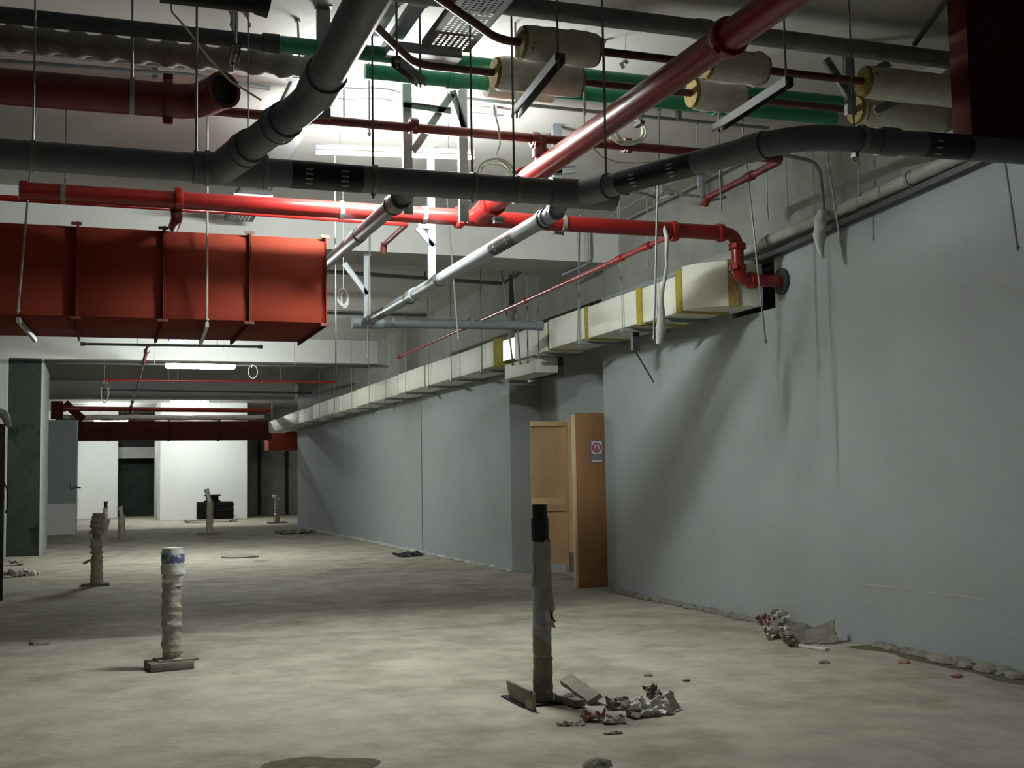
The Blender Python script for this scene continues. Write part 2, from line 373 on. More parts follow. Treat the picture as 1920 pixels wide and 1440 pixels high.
pipe_print(t, a+dv*L*0.12, a+dv*L*0.205, 0.055, -sd+Vector((0,0,-.3)), 3, 2)
pipe_print(t, a+dv*L*0.80, a+dv*L*0.87, 0.055, -sd+Vector((0,0,-.3)), 2, 1)
G().cyl(b, (5.16, 13.48, b.z+0.03), 0.056, n=20).build('pipe_branch', 'pvc', t)
G().cyl((5.10, 13.48, b.z+0.03), (5.20, 13.48, b.z+0.03), 0.068, n=20).build('coupling', 'pvc', t)
G().cyl(b-Vector((0.11,0,0)), b+Vector((0.22,0,0)), 0.067, n=20).build('tee_fitting', 'pvc_light', t)
G().cyl(b-Vector((0.15,0,0)), b-Vector((0.11,0,0)), 0.073, n=20).build('end_cap', 'pvc_light', t)
for px in (735, 883):
    p = PY(px, 603, 13.48); G().band(p, (1,0,0), 0.055, 0.064, 0.02).build('clamp_ring', 'rod', t)
# second diagonal drain disappearing behind the red duct
a = PY(752, 372, 6.9); b = PY(598, 507, 12.5); dv = (b-a).normalized(); L = (b-a).length
t = thing('drain_pipe', 'dark grey drain pipe slanting down behind the right end of the red duct', 'pipe', b)
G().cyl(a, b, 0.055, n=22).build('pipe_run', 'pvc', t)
G().cyl(a, a+dv*0.28, 0.066, n=22).build('coupling', 'pvc', t)
G().cyl(Vector((a.x+.03, 6.80, GZ-.02)), a+dv*0.06, 0.062, n=22).build('inlet_elbow', 'pvc', t)
G().band(a+dv*0.28, dv, 0.06, 0.070, 0.012).build('seal_ring', 'black', t)
G().cyl(a+dv*L*0.36, a+dv*(L*0.36+0.35), 0.062, n=22).build('coupling', 'pvc', t)

# ================================================================== FIRE MAINS (red)
DY, DZ = 9.52, 3.68
t = thing('fire_main', 'bright red fire main crossing under the grey drain and entering the right wall', 'pipe', (2, DY, DZ))
pts = bend((-0.53, DY, DZ), (5.64, DY, DZ), (5.64, DY, 3.26), 0.13)[:-1]+bend((5.64, DY, 3.5), (5.64, DY, 3.25), (6.117, DY, 3.25), 0.12)[1:]
G().tube([p for p in pts if p.x < 5.49]+[Vector((5.49, DY, DZ))], 0.070, 22).build('pipe_run', 'red', t)
G().tube([Vector((5.49, DY, DZ))]+[p for p in pts if p.x >= 5.49], 0.058, 20).build('elbow_run', 'red', t)
def grooved(parent, c, ax, r, mm='red'):
    G().band(c, ax, r-0.002, r+0.024, 0.03, 22).build('coupling', mm, parent, bevel=0.006)
    ax = Vector(ax); e = ax.orthogonal().normalized()
    for s in (-1, 1):
        q = Vector(c)+e*s*(r+0.028)
        G().obox(q, ax.normalized()*0.02, e*0.016, ax.cross(e).normalized()*0.02).build('bolt_lug', mm, parent)
for px in (860,): grooved(t, PY(px, 408, DY), (1,0,0), 0.07)
grooved(t, (5.46, DY, DZ), (1,0,0), 0.062)
grooved(t, (5.64, DY, 3.56), (0,0,1), 0.058); grooved(t, (5.64, DY, 3.36), (0,0,1), 0.058)
grooved(t, (5.78, DY, 3.25), (1,0,0), 0.056)
grooved(t, PY(335, 373, DY), (1,0,0), 0.07); grooved(t, PY(1262, 434, DY), (1,0,0), 0.07)
G().band((6.104, DY, 3.25), (1,0,0), 0.055, 0.125, 0.012).build('wall_collar', 'dark', t)
G().cyl((-0.55, DY, DZ), (-0.5, DY, DZ), 0.082).build('end_cap', 'red', t)
g = G().tube(bend(PY(330, 392, DY+0.03), PY(332, 408, DY+0.1), PY(326, 425, DY+0.55), 0.04), 0.045, 14)
g.build('pipe_branch', 'dullred', t)
for px in (40, 118, 640, 795, 1055):
    p = PY(px, 0, DY); x = PY(px, 400, DY).x
    G().band((x, DY, DZ), (1,0,0), 0.071, 0.077, 0.018, 20).build('clamp_ring', 'rod', t)

t = thing('fire_main', 'thick red fire main running overhead from the top right to the red cross main', 'pipe', (3.1, 7, 3.72))
G().cyl((3.1, 1.0, 3.72), (3.1, 9.40, 3.72), 0.083, n=28).build('pipe_run', 'red', t)
G().cyl((3.1, 9.2, 3.72), (3.1, 9.46, 3.70), 0.092, n=28).build('tee_fitting', 'red', t)
for y in (8.35, 5.25, 9.1): grooved(t, (3.1, y, 3.72), (0,1,0), 0.083)
G().cyl((3.1, 8.0, 3.72), (3.1, 8.0, 3.97), 0.045).build('riser', 'dullred', t)
G().band((3.1, 8.0, 3.84), (0,0,1), 0.04, 0.062, 0.03).build('coupling', 'dullred', t)

t = thing('fire_pipe', 'thin dark red pipe crossing just below the bright ceiling patch', 'pipe', (2, 8.02, 3.96))
G().cyl((0.3, 8.02, 3.96), (5.18, 8.02, 3.96), 0.034, n=14).build('pipe_run', 'dullred', t)
G().tube(bend((5.0, 8.02, 3.96), (5.2, 8.02, 3.96), (5.22, 9.35, 3.945), 0.1), 0.03, 12).build('pipe_branch', 'dullred', t)
for px, py_ in ((775, 236), (1003, 262), (1175, 273)): grooved(t, PY(px, py_, 8.02), (1,0,0), 0.034, 'dullred')
G().cyl((5.22, 9.3, 3.945), (5.22, 9.36, 3.90), 0.037).build('elbow', 'dullred', t)
G().cyl((5.21, 8.5, 3.955), (5.21, 8.6, 3.955), 0.04).build('coupling', 'dullred', t)

t = thing('fire_pipe', 'thick dark red pipe at upper left with an open black elbow end', 'pipe', (-1, 7.7, 3.91))
BZ = 3.91
G().tube(bend((-6, 7.72, BZ-0.02), (0.60, 7.72, BZ), (0.74, 7.42, BZ), 0.12, 6), 0.112, 26, cap=False).build('pipe_run', 'dullred', t)
G().band((0.42, 7.72, BZ), (1,0,0), 0.10, 0.136, 0.028, 26).build('coupling', 'dullred', t, bevel=0.006)
for s in (-1, 1): G().obox((0.42, 7.69, BZ+s*0.14), (0.03,0,0), (0,0.02,0), (0,0,0.02)).build('bolt_lug', 'dullred', t)
ed = (Vector((0.74, 7.42, BZ))-Vector((0.60, 7.72, BZ))).normalized(); ec = Vector((0.74, 7.42, BZ))
G().band(ec, ed, 0.096, 0.117, 0.015, 26).build('pipe_rim', 'rust', t)
G().cyl(ec-ed*0.05, ec-ed*0.045, 0.105, n=26).build('pipe_bore', 'black', t)

# sprinkler pipes
t = thing('sprinkler_pipe', 'thin bright red sprinkler pipe slanting along the right wall above the white duct', 'pipe', (5.5, 16, 3.67))
a = PZ(1238, 451, 3.67); b = PZ(745, 671, 3.67)
G().tube([a+(a-b).normalized()*0.35, b], 0.026, 12).build('pipe_run', 'red', t)
for q in (0.02, 0.08, 0.35, 0.6, 0.98): G().cyl(a.lerp(b, q), a.lerp(b, q+0.012), 0.037).build('coupling', 'red', t)
t = thing('sprinkler_pipe', 'thin red sprinkler pipe close behind the bright fire main at left', 'pipe', (1, 10.35, 3.8))
G().tube([(-3, 10.3, 3.8)]+bend((1.0, 10.33, 3.8), (2.70, 10.42, 3.8), (2.72, 11.45, 3.8), 0.06), 0.026, 12).build('pipe_run', 'red', t)
G().cyl((2.72, 11.42, 3.82), (2.72, 11.45, 3.72), 0.034).build('elbow', 'rust', t)
G().cyl((0.68, 10.32, 3.8), (0.78, 10.33, 3.8), 0.036).build('coupling', 'red', t)
for (p0, p1, z, r, mm, lb) in (((155,645),(488,650),3.95,0.026,'dark','short thin sprinkler pipe just under the nearest red duct'),
                         ((105,681),(690,688),3.88,0.024,'dark','long thin dark pipe passing just above the long bright lamp'),
                         ((200,713),(628,716),3.80,0.026,'red','pinkish red sprinkler pipe just below the long bright lamp'),
                         ((193,731),(582,737),3.82,0.026,'dark','thin dark sprinkler pipe on the third beam beyond the lamp'),
                         ((120,766),(505,770),3.80,0.075,'red','thick red main crossing above the far red duct')):
    a, b = PZ(*p0, z), PZ(*p1, z)
    t = thing('sprinkler_pipe', lb, 'pipe', (a+b)/2)
    G().cyl(a, b, r, n=12).build('pipe_run', mm, t)
    for s in (a, b): G().cyl(s-Vector((0.04,0,0)), s+Vector((0.04,0,0)), r*1.4, n=12).build('end_cap', mm, t)
    for q in (0.3, 0.75):
        p = a.lerp(b, q)
        G().cyl(p, (p.x, p.y, CEIL-.004), 0.007, n=6).build('drop_rod', 'rod', t)
a = PZ(278, 648, 3.90); b = PZ(246, 760, 3.90)
t = thing('sprinkler_pipe', 'red sprinkler header running along the hall at left of the long lamp', 'pipe', (a+b)/2)
G().cyl(a, b, 0.036, n=12).build('pipe_run', 'rust', t)
for q in (0.05, 0.45, 0.9): G().cyl(a.lerp(b, q), a.lerp(b, q+0.01), 0.055, n=12).build('coupling', 'dullred', t)
G().cyl(b, b-Vector((0,0,0.25)), 0.05, n=12).build('drop_pipe', 'dullred', t)

# ================================================================== INSULATED AND GREEN PIPES
AY, AZ, BY, BZ2 = 6.70, 4.15, 7.27, 4.15
def ax(px, py_=100): return PZ(px, py_, 4.15).x
def sleeve(parent, x0, x1, y, z, r, seed):
    pts, rs = [], []
    for i in range(13):
        q = i/12; pts.append((x0+(x1-x0)*q, y, z)); rs.append(r*(1+0.09*noise.noise(Vector((q*5, seed, 2)))-(0.05 if i in (0, 12) else 0)))
    g = G().tube(pts, rs, 22, cap=False)
    v = [(p[0], p[1]+0.006*noise.noise(Vector(p)*25), p[2]+0.008*noise.noise(Vector(p)*22+Vector((9,0,0)))) for p in g.v]; g.v = v
    o = g.build('film_sleeve', 'film', parent)
    for s, x in ((-1, x0), (1, x1)):
        G().cyl((x-s*0.04, y, z), (x+s*0.022, y, z), r*0.97, r*0.86, 20).build('wool_end', 'wool_dull', parent)
    return o
t = thing('chilled_pipe', 'thin rusty pipe at upper right, the nearer one wrapped in insulation sleeves', 'pipe', (4, AY, AZ))
G().tube([(1.2, 5.62, AZ)]+bend((1.83, 6.22, AZ), (2.33, AY, AZ), (6.12, AY, AZ), 0.12), 0.026, 14).build('pipe_run', 'rust', t)
for i, (p0, p1) in enumerate(((976, 1108), (1378, 1478), (1752, 1830))):
    sleeve(t, ax(p0, 85), ax(p1, 100 if p1 < 1700 else 170), AY, AZ, 0.112, i)
t = thing('chilled_pipe', 'thin rusty pipe at upper right, the farther one wrapped in insulation sleeves', 'pipe', (4, BY, BZ2))
G().tube([(1.0, 5.95, BZ2)]+bend((1.51, 6.64, BZ2), (1.95, BY, BZ2), (6.12, BY, BZ2), 0.14), 0.026, 14).build('pipe_run', 'rust', t)
for i, (p0, p1) in enumerate(((928, 1086), (1355, 1445), (1745, 1830))):
    sleeve(t, ax(p0, 140), ax(p1, 150 if p1 < 1700 else 220), BY, BZ2, 0.115, i+7)
t = thing('green_pipe', 'upper green plastic water pipe behind the rusty insulated pipes', 'pipe', (3, 7.56, 4.3))
G().cyl((1.12, 7.56, 4.30), (5.75, 7.56, 4.30), 0.055, n=18).build('pipe_run', 'green', t)
for x in (2.15, 4.45): G().cyl((x, 7.56, 4.3), (x+0.09, 7.56, 4.3), 0.066, n=18).build('coupling', 'green', t)
t = thing('green_pipe', 'lower green plastic water pipe farther behind the rusty insulated pipes', 'pipe', (3, 7.88, 4.3))
G().cyl((1.75, 7.88, 4.29), (5.6, 7.88, 4.29), 0.055, n=18).build('pipe_run', 'green', t)
for x in (2.35, 4.5): G().cyl((x, 7.88, 4.29), (x+0.09, 7.88, 4.29), 0.066, n=18).build('coupling', 'green', t)
x0, x1 = ax(928, 150), ax(1060, 160)
pts = [(x0+0.1+(x1-x0)*i/8, 7.88, 4.29) for i in range(9)]
G().tube(pts, [0.10*(1+0.1*noise.noise(Vector((i*1.3, 3, 1)))) for i in range(9)], 18).build('film_sleeve', 'film', t)
t = thing('steel_pipe', 'dark green-grey pipe crossing at the upper left above the ribbed duct', 'pipe', (-2, 7.56, 4.30))
G().cyl((-6, 7.56, 4.30), (1.10, 7.56, 4.30), 0.05, n=18).build('pipe_run', 'duskgreen', t)  # darker green-grey run in line with the upper green pipe
G().cyl((1.0, 7.56, 4.30), (1.11, 7.56, 4.30), 0.062, n=18).build('coupling', 'duskgreen', t)
t = thing('ribbed_duct', 'grey ribbed flexible duct crossing at the upper left', 'duct', (-2, 7.85, 4.27))
pts, rs = [], []
for i in range(240):
    pts.append((-6+7.5*i/239, 7.86, 4.27)); rs.append(0.090 if i % 6 < 3 else 0.070)
G().tube(pts, rs, 18).build('sleeve', 'ribbed', t)
t = thing('steel_pipe', 'dusty galvanised pipe highest across the upper right near the ceiling', 'pipe', (4, 6.77, 4.4))
G().cyl((-3, 6.77, 4.41), (5.85, 6.77, 4.41), 0.062, n=20).build('pipe_run', 'galv_pipe', t)
for x in (1.2, 3.75, 2.2): G().cyl((x, 6.77, 4.41), (x+0.1, 6.77, 4.41), 0.07, n=20).build('coupling', 'galv_pipe', t)
tag(G().cyl(PY(300, -8, 6.0), PY(500, 14, 6.0), 0.035, n=14).cyl(PY(480, 8, 6.0), PY(505, 16, 6.0), 0.052, n=14).build('steel_pipe', 'dark'),
    'short dark capped pipe at the very top left edge', 'pipe')

# ================================================================== RIGHT WALL SERVICES
t = thing('wrapped_pipe', 'dusty white wrapped pipe rising along the top of the right wall', 'pipe', (5.98, 8, 3.65))
pa, pb = PX(1392, 474, 6.03), PX(1850, 272, 6.03)
pts = [pb.lerp(pa, i/30) for i in range(31)]+[Vector((5.98, 12.0, 3.57)), Vector((5.98, 14.5, 3.56)), Vector((5.97, 16.5, 3.55))]
G().tube(pts, [0.052*(1+0.16*noise.noise(Vector((i*0.9, 2, 0)))) for i in range(len(pts))], 14).build('pipe_run', 'pipewhite', t)
for q in (0.25, 0.6, 0.85):
    p = pb.lerp(pa, q); G().band(p, pa-pb, 0.05, 0.062, 0.02, 16).build('clamp_ring', 'rod', t)
p0, p1 = PX(1398, 500, 6.07), PX(1860, 292, 6.07)
tag(G().bar(p0, p1, 0.024, 0.03).build('shadow_rod_bar', 'dark'), 'dark bar along the right wall standing for the wrapped pipe shadow and a thin rod', 'bracket')  # dark strip stands in for the pipe's cast shadow and a thin rod

# white clad duct
Z0, Z1, XF, XB = 3.07, 3.45, 5.5, 6.03
t = thing('air_duct', 'long white clad air duct along the top of the right wall', 'duct', (5.75, 20, Z0))
def yat(px, py_): return PX(px, py_, XF).y
cuts = [(10.50, 11.28), (11.40, 12.74), (12.84, 14.02), (14.12, 15.35), (16.25, 16.75), (16.80, 17.9), (17.95, 20.05), (20.12, 22.0), (22.05, 23.9),
        (24.0, 25.95), (26.0, 27.6), (27.7, 29.2), (29.25, 31.4), (31.45, 33.7), (33.75, 36.5), (36.55, 40)]
for i, (y0, y1) in enumerate(cuts):
    dz = 0.008*((i*37) % 5-2)/2
    G().box(XF-0.004*(i % 3), XB, y0, y1, Z0+dz, Z1+dz).build('cladding_panel', 'cladding', t, bevel=0.018)
# narrower wool core that shows as yellow joints
G().box(XF+0.02, XB-0.02, 10.4, 15.32, Z0+0.015, Z1-0.015).build('wool_core', 'wool', t)
G().box(XF+0.02, XB-0.02, 16.2, 40, Z0+0.015, Z1-0.015).build('wool_core', 'wool_dull', t)
G().box(XF+0.05, XB-0.03, 15.3, 16.3, Z0+0.05, Z1-0.04).build('tin_section', 'foil', t)
G().box(XF+0.03, XB-0.03, 15.30, 15.38, Z0+0.03, Z1+0.0).build('joint_flange', 'foil', t)
G().box(XF-0.006, XB, 16.08, 16.25, Z0-0.012, Z1+0.012).build('wool_band', 'wool', t)
G().box(XF-0.012, XB, 11.28, 11.40, Z0-0.02, Z1+0.0).build('wool_band', 'wool', t)
G().box(XF-0.008, XB, 12.755, 12.83, Z0-0.008, Z1+0.004).build('wool_band', 'wool', t)
# bend into the wall
g = G(); n = 8; ring = []
for i in range(n+1):
    q = i/n*math.pi/2; r1 = 0.62
    px_, py_ = 6.12-r1*math.cos(q), 10.36-r1*math.sin(q)*0.78
    ix, iy = 6.12-0.09*math.cos(q), 10.50-0.03*math.sin(q)
    ring.append(((px_, py_), (ix, iy)))
v = []; f = []
for (o_, i_) in ring: v += [(*o_, Z0-0.0), (*o_, Z1+0.06), (*i_, Z1+0.06), (*i_, Z0-0.0)]
for i in range(n):
    for j in range(4): f.append((4*i+j, 4*i+(j+1) % 4, 4*i+4+(j+1) % 4, 4*i+4+j))
f += [(3,2,1,0), (4*n, 4*n+1, 4*n+2, 4*n+3)]
g.add(v, f); g.build('duct_bend', 'cladding', t)
G().box(XF-0.008, XB, 10.37, 10.50, Z0-0.01, Z1+0.04).build('wool_band', 'wool', t, bevel=0.01)
p = ring[5]; q = ring[6]
G().obox(((p[0][0]+q[0][0])/2-.008, (p[0][1]+q[0][1])/2-.012, (Z0+Z1)/2+.03), (Vector((q[0][0]-p[0][0], q[0][1]-p[0][1], 0))*0.42), (0.008,0.012,0), (0,0,(Z1-Z0)/2+.04)).build('wool_band', 'wool_dull', t)
# branch into the recess
G().box(5.54, 5.90, 14.7, 15.9, 2.84, 3.06).build('branch_box', 'cladding', t, bevel=0.02)
G().box(5.90, 5.96, 14.68, 15.92, 2.81, 3.07).build('branch_flange', 'dark', t)
for i, y in enumerate((10.85, 11.7, 12.9, 14.3, 16.7, 18.3, 19.7, 21.3, 22.9, 24.4, 26.2, 28.2, 30.2, 32.6)):
    tt = thing('duct_hanger', 'trapeze bar %s under the white clad duct' % ('first and nearest' if i == 0 else ['second', 'third', 'fourth', 'fifth', 'sixth', 'seventh', 'eighth', 'ninth', 'tenth', 'eleventh', 'twelfth', 'thirteenth', 'last and farthest'][i-1]) + (' counted from the near bend' if i else ' at the bend'),
               'hanger', (5.75, y, Z0-0.045), 'trapeze bars under the white duct')
    G().box(XF-0.06, 6.04, y-0.022, y+0.022, Z0-0.047, Z0-0.012).build('channel', 'galv_dull', tt)
    G().cyl((XF-0.04, y, Z0-0.09), (XF-0.04, y, CEIL), 0.006, n=6).build('rod', 'rod', tt)
    G().cyl((XF-0.04, y, Z0-0.062), (XF-0.04, y, Z0-0.047), 0.012, n=6).build('nut', 'rod', tt)
a = PX(1196, 602, 5.7)
tag(G().box(5.62, 5.70, a.y-0.03, a.y+0.03, 2.83, 3.055).bar((5.66, a.y, 2.82), (6.0, a.y+.25, 2.5), .006, .006).build('steel_bracket', 'dark'), 'small black bracket hanging under the white duct near the bend', 'bracket')

# ================================================================== RED DUCTS
def red_duct(label, x0, x1, y0, y1, z0, z1, fl, mm='duct', open_end=False, fd=0.035):
    t = thing('red_duct', label, 'duct', ((x0+x1)/2, y0, z0))
    cut = [x0]+[f_ for f_ in fl]+[x1]
    for a_, b_ in zip(cut[:-1], cut[1:]):
        G().box(a_+0.004, b_-0.004, y0, y1, z0, z1).build('duct_section', mm, t, bevel=0.004)
    for x in list(fl)+[x1-0.006]:
        g = G()
        for s in (-1, 1):
            xx = x+s*0.006 if x in fl else x
            a_, b_ = xx-0.004, xx+0.004
            g.box(a_, b_, y0-fd, y0, z0-fd, z1+fd).box(a_, b_, y1, y1+fd, z0-fd, z1+fd).box(a_, b_, y0, y1, z0-fd, z0).box(a_, b_, y0, y1, z1, z1+fd)
            if x not in fl: break
        g.build('duct_flange', mm, t, smooth=False)
        for zz in (z0-fd*0.5, z1+fd*0.5):
            G().box(x-0.05, x+0.03, y0-fd-0.004, y0-fd+0.012, zz-0.012, zz+0.012).build('flange_clip', 'rust', t)
    return t
fx = [PY(px, 500, 9.98).x for px in (145, 308, 469)]
red_duct('big red metal duct hanging at left under the red fire main', -6.0, 1.865, 9.98, 11.42, 2.795, 3.525, [-4.6, -3.1, -1.6]+fx)
red_duct('shaded red duct spanning low across the far end of the hall', -1.25, 5.6, 40.0, 40.9, 2.85, 3.46, [0.4, 2.3, 3.9], 'duct_shaded')
RD = red_duct('red duct box lit orange at far right behind the far dark duct', 5.8, 7.7, 42.2, 43.2, 2.55, 3.2, [], 'duct')
for x in (6.0, 7.4): G().cyl((x, 42.7, 3.22), (x, 42.7, CEIL-.002), .012, n=6).build('hang_rod', 'rod', RD)
red_duct('shaded red duct filling the top right corner near the viewer', 4.79, 6.1, 5.42, 5.58, 3.36, 4.58, [], 'duct_shaded')
p = PY(100, 740, 38.0)
t = thing('red_duct', 'short upright red duct stub above the far end at left', 'duct', (p.x, 39.5, 3.5))
G().box(-1.3, -0.95, 39.2, 39.6, 3.50, 4.05).build('duct_section', 'duct_shaded', t)
G().bar((-0.9, 39.4, 4.0), (-0.35, 39.4, 3.48), 0.12, 0.08).build('slanting_leg', 'duct_shaded', t)
for i, (z, y, r, mm) in enumerate(((3.60, 40.25, 0.085, 'film'), (3.60, 40.65, 0.08, 'foil'))):
    t = thing('insulated_pipe', ['silvery film wrapped pipe lying just above the far red duct', 'shiny tin wrapped pipe behind the film wrapped one above the far duct'][i], 'pipe', (2, y, z))
    pts = [(-1.2+6.6*k/30, y, z+0.008*math.sin(k*1.3+i)) for k in range(31)]
    G().tube(pts, [r*(1+0.18*noise.noise(Vector((k*0.8, i*4, 0)))) for k in range(31)], 14).build('sleeve', mm, t)

# ================================================================== CABLE TRAYS, TRUNKING, CONDUITS
def tray(name, label, x0, x1, y0, y1, z, side=0.05, pitch=0.034, hole=0.5, steel='galv_dull'):
    t = thing(name, label, 'cable tray', ((x0+x1)/2, (y0+y1)/2, z))
    nx = max(2, int((x1-x0)/pitch)); ny = int((y1-y0)/pitch); dx = (x1-x0)/nx; dy = (y1-y0)/ny; g = G()
    for j in range(ny):
        for i in range(nx):
            a, b = x0+i*dx, y0+j*dy; h0, h1 = 0.5-hole/2, 0.5+hole/2
            if i in (0, nx-1) or j % 9 == 0:
                g.add([(a,b,z),(a+dx,b,z),(a+dx,b+dy,z),(a,b+dy,z)], [(0,1,2,3)]); continue
            v = [(a,b,z),(a+dx,b,z),(a+dx,b+dy,z),(a,b+dy,z)]+[(a+dx*p, b+dy*q, z) for p, q in ((h0,h0),(h1,h0),(h1,h1),(h0,h1))]
            g.add(v, [(0,1,5,4),(1,2,6,5),(2,3,7,6),(3,0,4,7)])
    g.build('perforated_bed', steel, t, smooth=False)
    for x in (x0, x1): G().box(x-0.003, x+0.003, y0, y1, z, z+side).build('side_rail', steel, t, smooth=False)
    return t
t = tray('cable_tray', 'perforated cable tray running along the hall left of centre', 1.30, 1.60, 7.95, 12.9, 4.28)
G().box(1.24, 1.66, 8.05, 8.13, 4.255, 4.275).build('joint_plate', 'galv_dull', t)
G().box(1.26, 1.64, 11.6, 11.75, 4.25, 4.275).build('joint_plate', 'galv', t)
tray('cable_tray', 'perforated cable tray seen past the big red duct nearer the long lamp', 1.34, 1.64, 19.5, 24.0, 4.2)
t = tray('cable_tray', 'wide dark perforated cable tray at the top centre', 2.02, 2.34, 5.2, 7.35, 4.30, steel='tray_dark')
pts = [(2.02, 7.35, 4.30)]
G().box(1.80, 2.30, 7.36, 7.49, 4.26, 4.33).build('turned_end', 'galv_dull', t)
for x, lb in ((1.74, 'left of the two steel trunkings at the top centre'), (1.90, 'right of the two steel trunkings at the top centre')):
    t = thing('trunking', lb, 'trunking', (x, 7, 4.42))
    G().box(x-0.045, x+0.045, 5.6, 8.1, 4.42, 4.47).build('channel', 'galv_dull', t)
    G().box(x-0.052, x+0.052, 6.9, 6.97, 4.412, 4.478).build('joint_sleeve', 'galv', t)
def conduit(label, pts, r=0.012, mm='galv_dull', sad=()):
    pts = [Vector(p) for p in pts]
    t = thing('conduit', label, 'conduit', pts[len(pts)//2])
    G().tube(pts, r, 8).build('tube', mm, t)
    for q in sad:
        p = pts[0].lerp(pts[-1], q)
        G().box(p.x-0.02, p.x+0.02, p.y-0.025, p.y+0.025, p.z-0.016, CEIL).build('saddle', mm, t)
    return t
conduit('thin conduit across the ceiling right of the bright patch behind the thick red main', [PZ(838, 181, 4.52), PZ(1120, 210, 4.52), PZ(1440, 240, 4.52)], 0.016, 'galv_dull', (0.2, 0.7))
conduit('upper thin conduit on the ceiling at far upper left', [PZ(-60, 86, 4.53), PZ(345, 126, 4.53)], 0.022, 'galv_dull', (0.5,))
conduit('lower thin conduit on the ceiling at far upper left', [PZ(-60, 110, 4.53), PZ(350, 140, 4.53), PZ(505, 166, 4.53)], 0.018, 'galv_dull', (0.6,))
def wavy(p, q, n, amp, ph, z):
    a, b = PZ(*p, z), PZ(*q, z)
    return [a.lerp(b, i/n)+Vector((0, amp*math.sin(ph+i*5.5/n), amp*0.25*math.sin(ph*2+i*4/n))) for i in range(n+1)]
conduit('upper of two wavy grey cables in the bright ceiling patch', wavy((622, 158), (760, 176), 20, 0.12, 0.6, 4.45), 0.012, 'galv_dull', (0.02, .98))
conduit('lower of two wavy grey cables in the bright ceiling patch', wavy((620, 182), (752, 194), 20, 0.12, 0.4, 4.45), 0.012)
conduit('straight grey conduit at the right of the bright ceiling patch', [PZ(755, 200, 4.52), PZ(945, 218, 4.52)], 0.013, 'galv_dull', (.1, .9))
conduit('dark conduit on the ceiling behind the first beam', [PZ(600, 508, 4.5), PZ(1060, 540, 4.5)], 0.03, 'galv_dull', (0.4, 0.8))
conduit('faint ceiling conduit halfway to the second beam', [PZ(500, 584, 4.56), PZ(800, 592, 4.56)], 0.03, 'galv_dull')
cb = PY(1105, 440, 13.15)
conduit('bent conduit dropping down the first beam near the right wall', bend((cb.x, 13.15, 4.45), (cb.x, 13.15, 4.06), PZ(1056, 515, 4.04), 0.1), 0.022, 'galv_dull')
conduit('slanting conduit on the ceiling behind the right end of the red main', [PZ(1132, 412, 4.5), PZ(1230, 358, 4.5), PZ(1335, 304, 4.5)], 0.018, 'galv_dull', (0.5,))
conduit('curved grey conduit ending by the thin dark red pipe end at right', [PZ(1165, 356, 4.3), PZ(1210, 364, 4.3), PZ(1235, 372, 4.3), PZ(1268, 364, 4.3), PZ(1330, 370, 4.3), PZ(1355, 368, 4.3)], 0.016, 'galv_dull', (0.4, .8))
q = PX(1540, 330, 5.9)
conduit('conduit bending down beside the right wall below the grey drain', bend(PZ(1460, 288, 4.2), PX(1536, 305, 5.9), PX(1545, 400, 5.95), 0.12), 0.018, 'galv_dull')

# ================================================================== STEEL SUPPORTS
def channel(g, a, b, wd=0.03, hd=0.012, side=None):
    """open C channel from a to b"""
    a, b = Vector(a), Vector(b); d = (b-a).normalized()
    sd = Vector(side) if side else Vector((1,0,0))
    n = d.cross(sd).normalized(); sd = n.cross(d).normalized()
    g.obox((a+b)/2, (b-a)/2, sd*wd, n*0.0025)
    for s in (-1, 1): g.obox((a+b)/2+sd*wd*s+n*hd, (b-a)/2, sd*0.0025, n*hd)
    return g
def strut_at(label, px, pyb, Y, mm='galv_dull', wd=0.032, brace=None, foot=None, ztop=CEIL, name='support_strut'):
    p = PY(px, pyb, Y)
    t = thing(name, label, 'support', (p.x, Y, p.z))
    channel(G(), (p.x, Y, p.z), (p.x, Y, ztop), wd, 0.02).build('upright', mm, t, smooth=False)
    if brace:
        for (b0, b1) in brace:
            channel(G(), PY(*b0, Y), PY(*b1, Y), wd*0.75, 0.015, side=(0, 0, 1)).build('brace', mm, t, smooth=False)
    if foot:
        for q in foot: G().obox(PY(q[0], q[1], Y), (q[2], 0, 0), (0, q[3], 0), (0, 0, 0.022)).build('foot_channel', mm, t)
    G().box(p.x-0.05, p.x+0.05, Y-0.05, Y+0.05, ztop-0.008, ztop-0.001).build('head_plate', mm, t)
    return t
strut_at('upright steel strut left of two in the bright patch with slanting brace', 766, 402, 8.25, 'galv_dull', brace=[((848, 176), (774, 284)), ((756, 198), (846, 210))])
strut_at('upright steel strut right of two in the bright patch beside the thick red main', 871, 416, 8.25, 'galv_dull', brace=[((846, 170), (868, 240))])
strut_at('short steel strut beside the steep grey drain', 608, 222, 7.6, 'galv_dull', wd=0.042)
strut_at('steel strut standing behind the thick red main', 1020, 330, 9.9, 'galv', wd=0.03, brace=[((1022, 235), (1095, 243))])
strut_at('white lit steel strut carrying the pale grey drain', 811, 542, 10.6, 'galv', wd=0.032, brace=[((782, 428), (812, 462))], foot=[(795, 425, 0.06, 0.03)])
strut_at('steel strut under the first beam carrying the drain end', 689, 612, 13.45, 'galv', wd=0.035, brace=[((645, 494), (688, 552))], ztop=4.08)
strut_at('steel strut behind the thick red main end holding the red cross main', 1049, 440, 9.62, 'galv_dull', wd=0.04, brace=[((1035, 322), (1078, 318))])
strut_at('small steel strut under the end of the thick red main', 935, 418, 9.2, 'galv_dull', wd=0.035, ztop=3.62)
t = strut_at('upright steel strut with short braces at the upper right by the green pipes', 1598, 215, 7.1, 'galv_dull', wd=0.036, brace=[((1546, 112), (1592, 184)), ((1612, 146), (1668, 118)), ((1640, 208), (1718, 172))])
